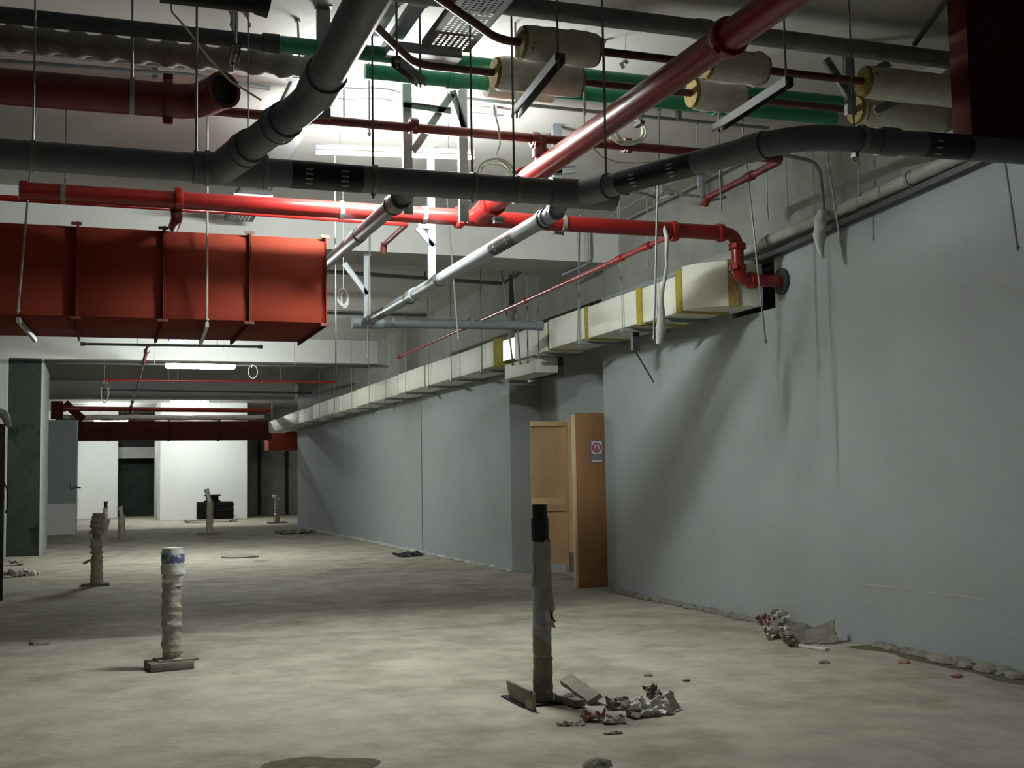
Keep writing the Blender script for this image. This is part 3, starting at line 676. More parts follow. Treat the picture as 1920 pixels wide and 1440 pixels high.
conduit('slanting dark bar near the ceiling at the top right', [PZ(1715, 82, 4.5), PZ(1790, -20, 4.5)], 0.02, 'dark')
def trapeze(label, p0, p1, z, mm='dark'):
    a, b = PZ(*p0, z), PZ(*p1, z)
    t = thing('pipe_trapeze', label, 'hanger', (a+b)/2)
    channel(G(), a, b, 0.028, 0.03, side=(1,0,0)).build('channel', mm, t, smooth=False)
    for q in (a+(b-a)*0.04, b-(b-a)*0.04):
        G().cyl(q-Vector((0,0,0.07)), (q.x, q.y, CEIL), 0.008, n=6).build('rod', 'rod', t)
        G().cyl(q-Vector((0,0,0.03)), q-Vector((0,0,0.012)), 0.017, n=6).build('nut', 'rod', t)
    return t
trapeze('dark channel under the first pair of insulation sleeves', (1050, 100), (966, 206), 3.995)
trapeze('dark channel under the middle pair of insulation sleeves at right', (1480, 144), (1343, 234), 3.995)
trapeze('short dark channel under the thin rusty pipe bend at top centre', (742, 106), (790, 146), 4.06)
trapeze('small dark channel under the ribbed duct at upper left', (442, 82), (436, 116), 4.15)

# hanger rods
def rod(label, px, y0, y1, Y, r=0.006, px1=None, clamp=None, ztop=None, name='hanger_rod', group=None):
    """threaded rod hanging from the ceiling; (px, y0) upper, (px1, y1) lower end in the plane at distance Y"""
    b = PY(px1 if px1 else px, y1, Y)
    a = PY(px, y0, Y)
    if ztop is None:
        d = (a-b); a = b+d*((CEIL-b.z)/d.z) if abs(d.x) > 0.02 else Vector((b.x, Y, CEIL))
        if abs(a.x-b.x) > 0.5: a = Vector((b.x+math.copysign(0.3, a.x-b.x), Y, CEIL))
    else: a = Vector((a.x, Y, ztop))
    t = thing(name, label, 'rod', b, group)
    G().cyl(b, a, r, n=6).build('rod', 'rod', t)
    G().cyl(a-(a-b).normalized()*0.02, a, r*2.6, n=8).build('anchor', 'rod', t)
    d = (a-b).normalized()
    G().cyl(b+d*0.015, b+d*0.03, r*1.9, n=6).build('nut', 'rod', t)
    if clamp:
        x, z, rr = clamp
        G().band((x, Y, z), (1,0,0), rr, rr+0.006, 0.014, 22).build('clamp_ring', 'rod', t)
    return t
rod('thick rod holding the open ended dark red pipe', 247, 0, 205, 7.70, 0.010, clamp=(PY(247, 180, 7.70).x, 3.91, 0.114))
rod('rod hanging the grey drain left of the wye', 368, 95, 292, GY, 0.007, clamp=(gx(368), GZ, GR+.001))
rod('faint rod hanging the grey drain near the left edge', 62, 255, 282, GY, 0.006, clamp=(gx(62), GZ, GR+.001))
rod('faint rod above the grey drain, second from the left edge', 123, 225, 345, 9.48, 0.006)
rod('rod at top left of the steep drain reaching the ribbed duct', 557, 10, 160, 7.86, 0.008, px1=564)
rod('thin rod just left of the steep drain above the wye', 465, 222, 262, 6.9, 0.005)
rod('rod beside the small channel on the ribbed duct', 445, 12, 88, 7.7, 0.006)
rod('short rod left of the small channel on the ribbed duct', 433, 22, 52, 7.86, 0.005)
rod('bent short rod right of the small channel on the ribbed duct', 463, 30, 52, 7.86, 0.007, px1=469)
def foot(t, p, q):
    a = PY(*p, 9.9); b = PZ(*q, 2.76); b = Vector((b.x, min(b.y, 11.5), 2.742))
    G().bar((a.x, 9.88, 2.742), b, 0.02, 0.014).build('foot_bar', 'galv', t)
foot(rod('leaning rod hanging the big red duct near the left edge, with bent foot', 52, 375, 588, 9.89, 0.009, px1=33), (34, 586), (66, 634))
foot(rod('pale rod hanging the big red duct at its middle, with bright steel foot', 388, 390, 604, 9.89, 0.009), (388, 600), (376, 640))
rod('long thin rod hanging free right of the big red duct', 630, 370, 714, 10.9, 0.007)
rod('thin rod in front of the bright patch, leftmost', 645, 148, 236, 8.3, 0.007)
rod('thin rod in front of the bright patch, second from left', 693, 160, 256, 8.3, 0.008)
rod('rod hanging the grey drain below the bright patch', 700, 300, 372, GY, 0.007, clamp=(gx(702), GZ, GR+.001))
rod('rod hanging the grey drain beside the right steel strut', 886, 300, 380, GY, 0.007, clamp=(gx(886), GZ, GR+.001))
rod('long rod from the ceiling past the first insulation sleeve to the grey drain', 957, 20, 330, GY, 0.007, px1=964, clamp=(gx(968), GZ, GR+.001))
rod('rod hanging the right leg of the grey drain near its wye', 1137, 262, 345, 6.5, 0.008)
rod('rod in front of the green pipes left of the thick red main', 1097, 140, 216, 7.6, 0.007)
rod('second rod in front of the green pipes left of the thick red main', 1131, 128, 202, 7.6, 0.007, px1=1135)
rod('long rod dropping past the red main to the white duct', 1237, 190, 638, 8.9, 0.009, px1=1226)
rod('long rod hanging behind the pale grey drain, left of three', 842, 420, 638, 12.0, 0.009, px1=859)
rod('first of three long rods hanging to the tin section of the white duct', 938, 485, 686, 14.9, 0.013, px1=962)
rod('second of three long rods hanging to the tin section of the white duct', 957, 450, 684, 14.6, 0.012, px1=976)
rod('third of three long rods hanging to the tin section of the white duct', 985, 420, 682, 14.3, 0.011, px1=990)
rod('rod hanging the white duct left of the red sprinkler joint', 1088, 390, 640, 12.95, 0.008, px1=1083)
rod('faint rod above the red sprinkler pipe', 1161, 440, 500, 11.5, 0.006)
rod('faint rod farther right above the red sprinkler pipe', 1216, 440, 500, 11.2, 0.006)
rod('leaning rod crossing the red elbow and hanging in front of the right wall', 1415, 450, 645, 9.0, 0.009, px1=1436)
rod('rod left of the middle insulation sleeves', 1350, 280, 395, 7.75, 0.006, px1=1352)
rod('rod dropping behind the thick red main at right', 1310, 300, 352, 9.2, 0.006)
rod('short rod in front of the bare right wall top', 1435, 350, 412, 9.4, 0.007, px1=1440)
rod('rod reaching the white wrapped pipe on the right wall', 1607, 270, 368, 7.9, 0.007, px1=1612)
rod('leaning rod hanging free in front of the right wall far right', 1884, 300, 470, 6.4, 0.008, px1=1909)
rod('leaning rod beside the white rag on the right wall', 1555, 320, 442, 8.2, 0.009, px1=1574)
rod('rod hanging the right elbow of the grey drain', 1602, 200, 262, 5.27, 0.006, clamp=(PY(1612, 255, 5.27).x, 3.25, 0.071))
rod('thin rod hanging past the first beam by the drain end', 692, 520, 672, 13.1, 0.007, px1=688)
# rod clips under the drain elbow
for lb, p0 in (('small hooked clip under the right elbow of the grey drain', PY(1603, 285, 5.27)),):
    tag(G().box(p0.x-.012, p0.x+.012, 5.25, 5.29, p0.z-.03, p0.z+.035).ring((p0.x, 5.27, p0.z-.035), (0,1,0), .012, .004, 12, 6).build('drain_clip', 'rod'), lb, 'clip')
# coils of cable
def coil(label, px, py_, Y, rx, n, r=0.007, mm='cable', tilt=0.0, rz=None):
    c = PY(px, py_, Y); rz = rz or rx
    t = thing('cable_coil', label, 'cable', c)
    for k in range(n):
        rnd = random.Random(k*7+px)
        j = [rnd.uniform(-.02, .02) for _ in range(4)]
        pts = [c+Vector(((rx+j[0])*math.cos(q)+j[2], (0.02*k-.03)+tilt*math.sin(q)+0.012*math.sin(3*q+k), (rz+j[1])*math.sin(q)+j[3])) for q in [2*math.pi*i/36 for i in range(36)]]
        G().tube(pts, r, 6, closed=True).build('loop', mm, t)
    return t
t = coil('coil of pale cable hanging behind the grey drain at the bright patch', 925, 330, 7.9, 0.125, 4, 0.009)
G().tube([PY(930, 292, 7.9), PY(938, 270, 7.9), PY(935, 240, 7.9), PY(928, 212, 7.9), PY(926, 195, 7.9)], 0.007, 6).build('lead', 'cable', t)
t = coil('coil of pale cable hanging below the green pipes behind the thick red main', 1176, 240, 7.95, 0.125, 4, 0.009)
G().box(*[v for q in ((PY(1203, 230, 7.9).x-.02, PY(1203, 230, 7.9).x+.02), (7.88, 8.0), (PY(1203, 230, 7.9).z-.012, PY(1203, 230, 7.9).z+.012)) for v in q]).build('tape', 'black', t)
G().tube([PY(1186, 208, 7.95), PY(1190, 196, 7.92)], 0.008, 6).build('lead', 'cable', t)
t = coil('small white cable loop hanging at right of the big red duct', 644, 558, 12.3, 0.055, 2, 0.012, rz=0.09)
p = PY(644, 545, 12.3); G().tube([p, (p.x, 12.3, CEIL-.002)], .004, 6).build('lead', 'cable', t)
t = coil('tangle of pale cable hanging at left of the long lamp', 196, 735, 30.5, 0.09, 3, 0.007, rz=0.25)
p = PY(196, 722, 30.5); G().tube([p, (p.x, 30.5, CEIL-.002)], .006, 6).build('lead', 'cable', t)
t = coil('thin pale cable loop hanging right of the long lamp', 472, 697, 25.0, 0.08, 1, 0.005, rz=0.12)
G().tube([PY(472, 690, 25.0), PY(472, 684, 25.0)], .006, 6).build('lead', 'cable', t)
tag(G().tube([Vector((PY(1092, 200, 7.5).x, 7.5, CEIL-.002)), PY(1096, 230, 7.5), PY(1110, 275, 7.5), PY(1130, 295, 7.5), PY(1160, 305, 7.5), PY(1200, 306, 7.5), PY(1240, 300, 7.5)], 0.005, 6).build('loose_cable', 'cable'), 'thin pale loose cable sagging below the thick red main', 'cable')
tag(G().tube([Vector((PY(316, 8, 7.3).x, 7.3, CEIL-.002)), PY(322, 22, 7.3), PY(345, 48, 7.3), PY(392, 110, 7.3), PY(432, 152, 7.3), PY(490, 188, 7.3)], 0.007, 6).build('loose_cable', 'cable'), 'pale loose cable slanting across the upper left past the open pipe end', 'cable')
p = PY(1170, 128, 7.45)
tag(G().tube([p, p+Vector((-.02,0,.03)), p+Vector((.01,0,.06)), p+Vector((.03,0,.04))], 0.016, 8).tube([p+Vector((.01,0,.06)), (p.x+.02, p.y, CEIL)], .004, 6).build('pipe_hook', 'foil'), 'bright shiny hook hanging above the green pipe', 'hook')
# white rags
def rag(label, pts, rs, seed):
    pts = [Vector(p) for p in pts]
    P = []; RR_ = []
    for i in range(len(pts)-1):
        for k in range(4):
            P.append(pts[i].lerp(pts[i+1], k/4)); RR_.append(rs[i]+(rs[i+1]-rs[i])*k/4)
    P.append(pts[-1]); RR_.append(rs[-1])
    g = G().tube(P, RR_, 12)
    g.v = [tuple(Vector(q)+Vector((0.014*noise.noise(Vector(q)*16+Vector((seed,0,0))), 0.014*noise.noise(Vector(q)*16), 0))) for q in g.v]
    return tag(g.build('white_rag', 'cloth'), label, 'rag')
rag('long white plastic rag hanging from the red main by the white duct', [PY(1246, 424, 9.46), PY(1250, 445, 9.42), PY(1249, 500, 9.40), PY(1240, 560, 9.40), PY(1240, 590, 9.4), PY(1239, 615, 9.4), PY(1236, 645, 9.4)], [0.012, .018, .016, .018, .034, .05, .022], 1)
rag('white plastic rag hanging from the wrapped pipe on the right wall', [PX(1543, 392, 5.9), PX(1538, 415, 5.9), PX(1536, 440, 5.9), PX(1541, 484, 5.9)], [0.03, .06, .055, .02], 2)
rag('white rag draped over the brown board at the left edge', [PY(-6, 770, 16.4), PY(8, 778, 16.4), PY(18, 800, 16.4)], [0.05, .06, .03], 3)

# ================================================================== PLYWOOD DOORS
t = thing('plywood_door', 'brown plywood door leaf with warning sign standing open by the near right wall', 'door', (6.2, 14.1, 0.01))
xl = PY(1080, 900, 14.1).x
G().box(xl, 6.53, 14.09, 14.115, 0.012, dh).build('panel', 'ply', t, bevel=0.002)
G().box(xl-0.03, xl+0.001, 14.085, 14.16, 0.012, dh-0.02).build('edge_batten', 'timber', t, bevel=0.003)
for z in (0.02, 1.1, dh-0.09): G().box(xl+0.01, 6.5, 14.116, 14.16, z, z+0.07).build('cross_batten', 'timber', t)
sx0, sx1 = PY(1106, 850, 14.08).x, PY(1130, 850, 14.08).x
sz0, sz1 = PY(1118, 868, 14.08).z, PY(1118, 825, 14.08).z
s = G().box(sx0, sx1, 14.083, 14.089, sz0, sz1).build('warning_sign', 'sign_grey', t)
sw, sh = sx1-sx0, sz1-sz0
G().box(sx0+sw*.14, sx1-sw*.06, 14.080, 14.083, sz0+sh*.40, sz1-sh*.06).build('sign_panel', 'sign_white', s, smooth=False)
cx, cz = sx0+sw*.53, sz0+sh*.67
G().band((cx, 14.0785, cz), (0,1,0), sw*.25, sw*.35, 0.001, 28).build('red_ring', 'sign_red', s, smooth=False)
G().add([(cx-sw*.2, 14.0775, cz-sh*.12), (cx+sw*.2, 14.0775, cz-sh*.12), (cx, 14.0775, cz+sh*.13), (cx-sw*.2, 14.0785, cz-sh*.12), (cx+sw*.2, 14.0785, cz-sh*.12), (cx, 14.0785, cz+sh*.13)],
        [(0,1,2),(3,5,4),(0,3,4,1),(1,4,5,2),(2,5,3,0)]).build('figure', 'sign_grey', s, smooth=False)
g = G()
for k in range(3): g.box(sx0+sw*.16, sx1-sw*.10, 14.080, 14.083, sz0+sh*(.30-.06*k), sz0+sh*(.335-.06*k))
g.build('text_lines', 'sign_text', s, smooth=False)
G().box(sx0+sw*.16, sx1-sw*.06, 14.080, 14.083, sz0+sh*.05, sz0+sh*.13).build('sign_panel', 'sign_white', s, smooth=False)
t = thing('plywood_door', 'tan plywood door leaf showing its pale timber battens, behind the black capped pipe', 'door', (6.2, 15.9, 0.07))
xl2 = PY(996, 900, 15.9).x; zb = 0.07
G().box(xl2, 6.53, 15.89, 15.91, zb, dh-0.02).build('panel', 'ply_light', t)
zt = PY(1030, 790, 15.86).z
for z0, z1 in ((zt-.075, zt), (PY(1030, 945, 15.86).z-.075, PY(1030, 934, 15.86).z)):
    G().box(xl2-0.01, 6.42, 15.85, 15.889, z0, z1).build('cross_batten', 'timber', t, bevel=0.003)
G().box(xl2-.01, 6.42, 15.84, 15.85, PY(1030, 958, 15.86).z, PY(1030, 946, 15.86).z).build('cross_batten', 'ply_light', t)
G().box(xl2, 6.42, 15.86, 15.889, zb, zb+.13).build('bottom_rail', 'plaster', t)
xa, xb_ = PY(1065, 900, 15.84).x, PY(1079, 900, 15.84).x
G().box(xa, xb_, 15.80, 15.889, 0.35, dh).build('upright_batten', 'timber', t, bevel=0.003)
G().box(xa+0.01, xb_, 15.81, 15.889, zb, 0.35).build('upright_foot', 'board', t, bevel=0.003)
t = thing('door_frame', 'pale timber frame around the dark doorway between the plywood leaves', 'frame', (6.58, 15, 0))
G().box(6.555, 6.66, 14.12, 14.2, 0, DOORH).build('jamb', 'timber', t); G().box(6.555, 6.66, 15.8, 15.88, 0, DOORH).build('jamb', 'timber', t)
G().box(6.555, 6.66, 14.2, 15.8, DOORH-.08, DOORH).build('head', 'timber', t)

# board at the left edge
p = PY(5, 1126, 16.4)
t = thing('upright_board', 'dark upright board at the left edge of the view', 'board', (p.x-.4, 16.4, 0))
zt = PY(5, 795, 16.4).z
G().box(p.x-0.9, p.x, 16.35, 16.42, 0.0, 1.25).build('lower_panel', 'darkgreen', t, bevel=0.004)
G().box(p.x-0.9, p.x, 16.35, 16.42, 1.25, zt).build('upper_panel', 'brown', t, bevel=0.004)
G().tube([(p.x+.0, 16.33, 1.5), (p.x+.04, 16.33, 1.38), (p.x+.05, 16.33, 1.2), (p.x+.02, 16.33, 1.1)], .008, 6).build('cable_end', 'black', t)

# ================================================================== PIPE STUBS STANDING IN THE FLOOR
def wrapped(parent, x, y, z0, z1, r, mm, seed, amp=0.16, name='wrap', n=24, flare=0.0, sx=1.0, bands=0):
    g = G(); k = max(6, int((z1-z0)/0.012)); pts = []; rs = []; amp *= 1.8
    for i in range(k+1):
        q = i/k; z = z0+(z1-z0)*q
        rr = r*(1+amp*0.5*noise.noise(Vector((seed, z*22, 3)))+flare*max(0, 1-q*5))
        if bands: rr *= 1+0.05*(((z-z0)*bands) % 1)
        pts.append((x, y, z)); rs.append(rr)
    g.tube(pts, rs, n)
    g.v = [(p[0]+r*amp*0.6*noise.noise(Vector((p[0]*16, p[1]*16, p[2]*26+(p[0]*14)))+Vector((seed,0,0))), p[1]+r*amp*0.6*noise.noise(Vector(p)*11+Vector((0,seed,0))), p[2]) for p in g.v]
    return g.build(name, mm, parent)
# near stub
NX, NY_ = 2.735, 7.20
t = thing('pipe_stub', 'tall taped pipe stub with black coupling on top standing in the near floor', 'pipe', (NX, NY_, 0))
ztop = PY(1012, 945, NY_).z
def zat(py_, px=1018): return PY(px, py_, NY_).z
xt = PY(1012, 960, NY_).x
def xat(z): return NX+(xt-NX)*z/ztop
def stub(z0, z1, r, mm, nm, **k):
    G().tube([(xat(z0), NY_, z0), (xat(z1), NY_, z1)], r, 26).build(nm, mm, t, **k)
stub(0.0, zat(1015), 0.060, 'pvc_light', 'pipe')
stub(zat(1018), zat(973), 0.059, 'black', 'coupling'); stub(zat(972), ztop, 0.050, 'black', 'coupling')
stub(zat(975), zat(970), 0.056, 'print', 'collar_ring')
wrapped(t, xat(.1), NY_, 0.02, zat(1232), 0.064, 'wrap_dark', 3, 0.10, 'cardboard_wrap', flare=0.06)
wrapped(t, xat(.4), NY_, zat(1234), zat(1180), 0.062, 'wrap_dark', 5, 0.08, 'cardboard_wrap')
wrapped(t, xat(.5), NY_, zat(1186), zat(1170), 0.062, 'wrap', 6, 0.06, 'tape_band')
def curved_flap(nm, z0, z1, a0, a1, r, mm, seed, ragged=0.05):
    g = G(); n, k = 12, 16; v = []; f = []
    for j in range(k+1):
        z = z0+(z1-z0)*j/k
        for i in range(n+1):
            q = i/n; a = a0+(a1-a0)*q+0.35*noise.noise(Vector((seed, z*5, 1)))*(1 if i in (0, n) else 0)
            rr = r+0.010*(0.4+noise.noise(Vector((q*4, z*9, seed))))+ (0.02*max(0, 1-j/4) if j < 4 else 0)
            v.append((xat(z)+rr*math.sin(a), NY_-rr*math.cos(a), z+(ragged*noise.noise(Vector((q*5, seed, 0))) if j in (0, k) else 0)))
    for j in range(k):
        for i in range(n): q = j*(n+1)+i; f.append((q, q+1, q+n+2, q+n+1))
    g.add(v, f).build(nm, mm, t, solid=0.003)
curved_flap('torn_sheet', zat(1142), zat(1016), R(-25), R(95), 0.063, 'wrap', 2)
curved_flap('torn_sheet', zat(1175), zat(1125), R(5), R(75), 0.062, 'wrap_white', 9, 0.03)
curved_flap('torn_sheet', zat(1165), zat(1140), R(30), R(85), 0.068, 'black', 12, 0.02)
curved_flap('white_strip', zat(1100), zat(1014), R(-85), R(-62), 0.062, 'wrap_white', 4, 0.02)
# left stub
LX, LY = 0.585, 9.72
t = thing('pipe_stub', 'wrapped pipe stub with white and blue sack top on a square base at left', 'pipe', (LX, LY, 0))
def zl(py_): return PY(322, py_, LY).z
G().obox((LX-.02, LY, 0.035), (0.165, 0.03, 0), (-0.02, 0.13, 0), (0, 0, 0.03)).build('base_board', 'board', t, bevel=0.006)
G().obox((LX+.03, LY+.02, 0.068), (0.15, 0.02, 0), (-0.02, 0.11, 0), (0.006, 0, 0.008)).build('base_board', 'board', t)
G().cyl((LX, LY, 0), (LX, LY, zl(1040)), 0.055).build('pipe', 'pvc_light', t)
wrapped(t, LX, LY, 0.075, zl(1225), 0.068, 'wrap', 11, 0.12, 'tape_wrap', flare=0.22)
wrapped(t, LX, LY, zl(1226), zl(1150), 0.076, 'wrap', 13, 0.16, 'tape_wrap')
wrapped(t, LX-.004, LY, zl(1152), zl(1090), 0.072, 'wrap', 17, 0.16, 'tape_wrap')
wrapped(t, LX+.004, LY, zl(1098), zl(1072), 0.080, 'wrap_white', 19, 0.14, 'sack_band')
wrapped(t, LX+.006, LY, zl(1076), zl(1056), 0.092, 'wrap_white', 21, 0.10, 'sack_band')
wrapped(t, LX+.004, LY, zl(1062), zl(1038), 0.088, 'blue', 23, 0.10, 'blue_band')
wrapped(t, LX+.003, LY, zl(1040), zl(1027), 0.076, 'wrap_white', 25, 0.14, 'sack_top')
# farther stubs
X3, Y3 = 0.045, 18.05
t = thing('pipe_stub', 'ragged cloth wrapped pipe stub behind the left sack topped one', 'pipe', (X3, Y3, 0))
def z3(py_): return PY(182, py_, Y3).z
G().obox((X3-.02, Y3, .02), (.19, 0, 0), (0, .15, 0), (0, 0, .02)).build('base_board', 'board', t)
wrapped(t, X3, Y3, .03, z3(1052), .085, 'wrap', 31, .14, 'tape_wrap', flare=.15)
wrapped(t, X3, Y3, z3(1056), z3(1010), .082, 'wrap', 33, .3, 'tape_wrap')
wrapped(t, X3, Y3, z3(1012), z3(995), .062, 'wrap_dark', 35, .2, 'tape_wrap')
wrapped(t, X3+.01, Y3, z3(1000), z3(962), .095, 'wrap', 37, .4, 'rag_top')
sheet((X3+.1, Y3-.03, z3(988)), (.05, 0, -.02), (.03, .02, .12), 6, .03, 5).build('rag_flap', 'wrap_white', t, solid=.004)
sheet((X3-.12, Y3-.03, z3(1051)), (.07, 0, .03), (.0, .05, -.02), 5, .02, 8).build('rag_flap', 'wrap', t, solid=.004)
def far_stub(px, pyb, pyt, r, mm, top, label, lean=0.0, base=True, cross=False):
    p = PZ(px, pyb); zt = PY(px, pyt, p.y).z
    t = thing('pipe_stub', label, 'pipe', p)
    if base: G().obox((p.x, p.y, .025), (.32, 0, 0), (0, .22, 0), (0, 0, .025)).build('base_board', 'board', t)
    wrapped(t, p.x, p.y, 0.03, zt*.72, r, mm, px, .14, 'tape_wrap', n=14, flare=.2)
    G().tube([(p.x, p.y, zt*.7), (p.x-lean*.5, p.y, zt*.88), (p.x-lean, p.y, zt)], [r*.75, r*.6, r*.85], 12).build('stub_top', top, t)
    if cross: G().tube([(p.x-lean-.12, p.y, zt*.99), (p.x-lean+.02, p.y, zt*.96), (p.x-lean+.14, p.y, zt*.86)], [.05, .06, .03], 8).build('rag_flap', 'wrap_white', t)
    return t
far_stub(228, 1014, 950, .085, 'wrap_dark', 'wrap', 'grey pipe stub standing before the dark recess at the far end', lean=.05, base=True)
far_stub(198, 985, 940, .09, 'wrap', 'black', 'small pipe stub with a black top before the far left white wall', base=False)
far_stub(393, 1002, 917, .09, 'wrap', 'wrap_white', 'pale pipe stub with bent top in front of the black crates', lean=.10, cross=False)
far_stub(519, 981, 930, .09, 'wrap_dark', 'wrap', 'ragged brown pipe stub nearest the far right grey wall', lean=.03, cross=True)

# ================================================================== THINGS ON THE FLOOR
# formwork and broken planks around the near stub
a, b = PZ(958, 1318), PZ(1000, 1334)
t = thing('formwork_board', 'upright grey formwork board at the left foot of the near pipe stub', 'board', a)
d = (b-a); a2 = PZ(955, 1312); 
G().obox((a2.lerp(b, .5)+Vector((0,0,.065))), (b-a2)/2, Vector((0.03, 0.008, 0))*.4, (-0.012, 0, 0.062)).build('board', 'board', t, bevel=.004)
G().obox(b+Vector((0.0, .05, .06)), (.012, 0, 0), (0, .06, 0), (0, 0, .05)).build('end_board', 'wrap_dark', t)
pit = tag(G().box(2.55, 2.90, 7.09, 7.50, 0.002, 0.012).build('floor_pit', 'void'), 'dark square hole in the floor around the near pipe stub', 'hole')
def plank(label, p0, p1, wd, th, z0, z1, mm='board', name='broken_plank', roll=0.0):
    a = PZ(*p0); b = PZ(*p1); a.z, b.z = z0, z1
    d = (b-a).normalized(); n = Vector((-d.y, d.x, 0)).normalized()
    n = (n*math.cos(roll)+Vector((0,0,1))*math.sin(roll)); u = d.cross(n)
    g = G(); k = 8; v = []; f = []
    for i in range(k+1):
        c = a.lerp(b, i/k); w_ = wd*(1+.25*noise.noise(Vector((i*.9, p0[0], 0)))); h_ = th*(1+.3*noise.noise(Vector((i*.7, p0[1], 4))))
        v += [c-n*w_-u*h_, c+n*w_-u*h_, c+n*w_*.9+u*h_, c-n*w_*.9+u*h_]
    for i in range(k):
        for j in range(4): f.append((4*i+j, 4*i+(j+1) % 4, 4*i+4+(j+1) % 4, 4*i+4+j))
    f += [(3,2,1,0), tuple(4*k+j for j in range(4))]
    return tag(g.add(v, f).build(name, mm), label, 'plank')
plank('broken grey plank leaning behind the near pipe stub', (1062, 1298), (1116, 1322), .05, .018, .09, .035, 'rubble', roll=.5)
plank('second broken plank low behind the near pipe stub', (1050, 1316), (1088, 1328), .04, .02, .03, .03, 'rubble')
tag(rock(PZ(1066, 1320)+Vector((0,0,.025)), .055, .05, .045, 4).build('concrete_chunk', 'rubble'), 'rounded concrete chunk right at the foot of the near pipe stub', 'rubble')
def scrap(label, px, py_, sx, sy, z, seed, mm='paper', rot=0.0, amp=.04, fold=0.0, name='paper_scrap', cat='scrap', tiltz=0.0, n=10):
    c = PZ(px, py_)+Vector((0, 0, z)); ex = Vector((math.cos(rot)*sx, math.sin(rot)*sx, tiltz)); ey = Vector((-math.sin(rot)*sy, math.cos(rot)*sy, fold))
    g = sheet(c, ex, ey, n, amp, seed, raggedness=.35)
    zm = min(p[2] for p in g.v); g.v = [(p[0], p[1], max(0.004, p[2] if zm >= 0.004 else p[2]-zm*0.6)) for p in g.v]
    return tag(g.build(name, mm, solid=.004), label, cat)
scrap('large crumpled cement sack lying right of the near pipe stub', 1212, 1340, .17, .10, .045, 3, 'paper', .15, .055, .03, 'cement_sack', 'sack', n=16)
scrap('upright torn paper corner at the right end of the crumpled sack', 1262, 1332, .06, .03, .06, 8, 'paper', .6, .02, .06)
scrap('folded grey paper flap behind the crumpled sack', 1226, 1316, .07, .05, .06, 21, 'rubble', .2, .03, .04)
scrap('dark torn sack piece between the plank and the crumpled sack', 1158, 1330, .085, .06, .035, 12, 'rubble', -.3, .05, .02, 'cement_sack', 'sack')
scrap('pink and grey torn paper lying in front of the sack', 1112, 1352, .085, .05, .03, 15, 'paper_pink', -.4, .045, .01)
scrap('flat grey torn paper in front of the dark sack piece', 1150, 1356, .075, .045, .02, 18, 'paper', -.25, .035, .01)
scrap('thin pale paper strip left of the pink torn paper', 1070, 1360, .09, .025, .012, 25, 'paper', -.35, .02)
scrap('small flat scrap below the pink torn paper', 1150, 1376, .06, .02, .006, 27, 'rubble', -.1, .01)
tag(rock(PZ(1190, 1344)+Vector((0,0,.03)), .06, .04, .04, 9).build('concrete_chunk', 'rubble'), 'dark concrete chunk under the front edge of the crumpled sack', 'rubble')
# heap against the right wall
heap = ((1432, 1183, .07, .03, .10, 'paper_pink', 'reddish paper scrap at the left of the heap by the right wall'),
        (1462, 1178, .10, .04, .13, 'paper', 'pale torn sack on top of the heap by the right wall'),
        (1440, 1200, .06, .03, .05, 'wrap_white', 'small white scrap at the front of the heap by the right wall'),
        (1472, 1200, .09, .05, .07, 'paper', 'grey torn sack in the middle of the heap by the right wall'),
        (1480, 1212, .08, .05, .05, 'rubble', 'dark scrap at the front middle of the heap by the right wall'))
for i, (px, py_, sx, sy, z, mm, lb) in enumerate(heap):
    scrap(lb, px, py_, sx, sy, z, 40+i*3, mm, -.5+.4*i, .06, .05)
c = PZ(1528, 1208)
g = sheet(c+Vector((.03, .08, .085)), (.20, -.10, 0), (.05, .09, .05), 14, .03, 61, fn=lambda u, t: Vector((0, 0, .07*u*u-.02+.03*t)), raggedness=.3)
tag(g.build('cardboard_sheet', 'rubble', solid=.006), 'curled grey cardboard sheet lying at the right of the heap by the right wall', 'cardboard')
plank('flat stick under the curled cardboard sheet by the right wall', (1492, 1212), (1552, 1220), .03, .008, .012, .012, 'paper')
tag(rock(PZ(1478, 1208)+Vector((0,0,.05)), .06, .05, .06, 14).build('concrete_chunk', 'rubble'), 'grey concrete chunk under the curled cardboard by the right wall', 'rubble')
tag(rock(PZ(1455, 1196)+Vector((0,0,.05)), .08, .06, .06, 15).build('concrete_chunk', 'rubble'), 'concrete chunk under the torn sacks of the heap by the right wall', 'rubble')
# mortar droppings along the wall foot
rnd = random.Random(5); g = G()
y = 4.6
while y < 13.6:
    s_ = rnd.uniform(.022, .06)*(1.15 if y < 8 else 1)
    g2 = rock((6.12-rnd.uniform(0, .05)*(2 if y < 7.5 else 1), y, .01), s_*1.0, s_*1.9, s_*.8, int(y*100)); g.add(g2.v, g2.f)
    y += rnd.uniform(.03, .10)
    if 8.3 < y < 9.25: y = 9.3
g.v = [(min(p[0], 6.117), p[1], p[2]) for p in g.v]
o = g.build('mortar_droppings', 'rubble'); o['kind'] = 'stuff'; tag(o, 'ragged strip of mortar droppings along the foot of the near right wall', 'rubble')
g = G(); y = 17.2
while y < 37:
    s_ = rnd.uniform(.03, .06); g2 = rock((6.05-rnd.uniform(0, .04), y, .01), s_, s_*2.4, s_*.9, int(y*100)); g.add(g2.v, g2.f); y += rnd.uniform(.08, .2)
g.v = [(min(p[0], 6.047), p[1], p[2]) for p in g.v]
o = g.build('mortar_droppings', 'plaster'); o['kind'] = 'stuff'; tag(o, 'pale strip of mortar along the foot of the far right wall', 'rubble')
a, b = PX(1618, 1095, 6.118), PX(1855, 1126, 6.118)
tag(G().bar(a, a.lerp(b, .62), .004, .0015).bar(a.lerp(b, .66), b, .003, .0015).build('chalk_line', 'plaster'), 'thin pale chalk line low on the near right wall', 'line')
g = G(); v = []; f = []
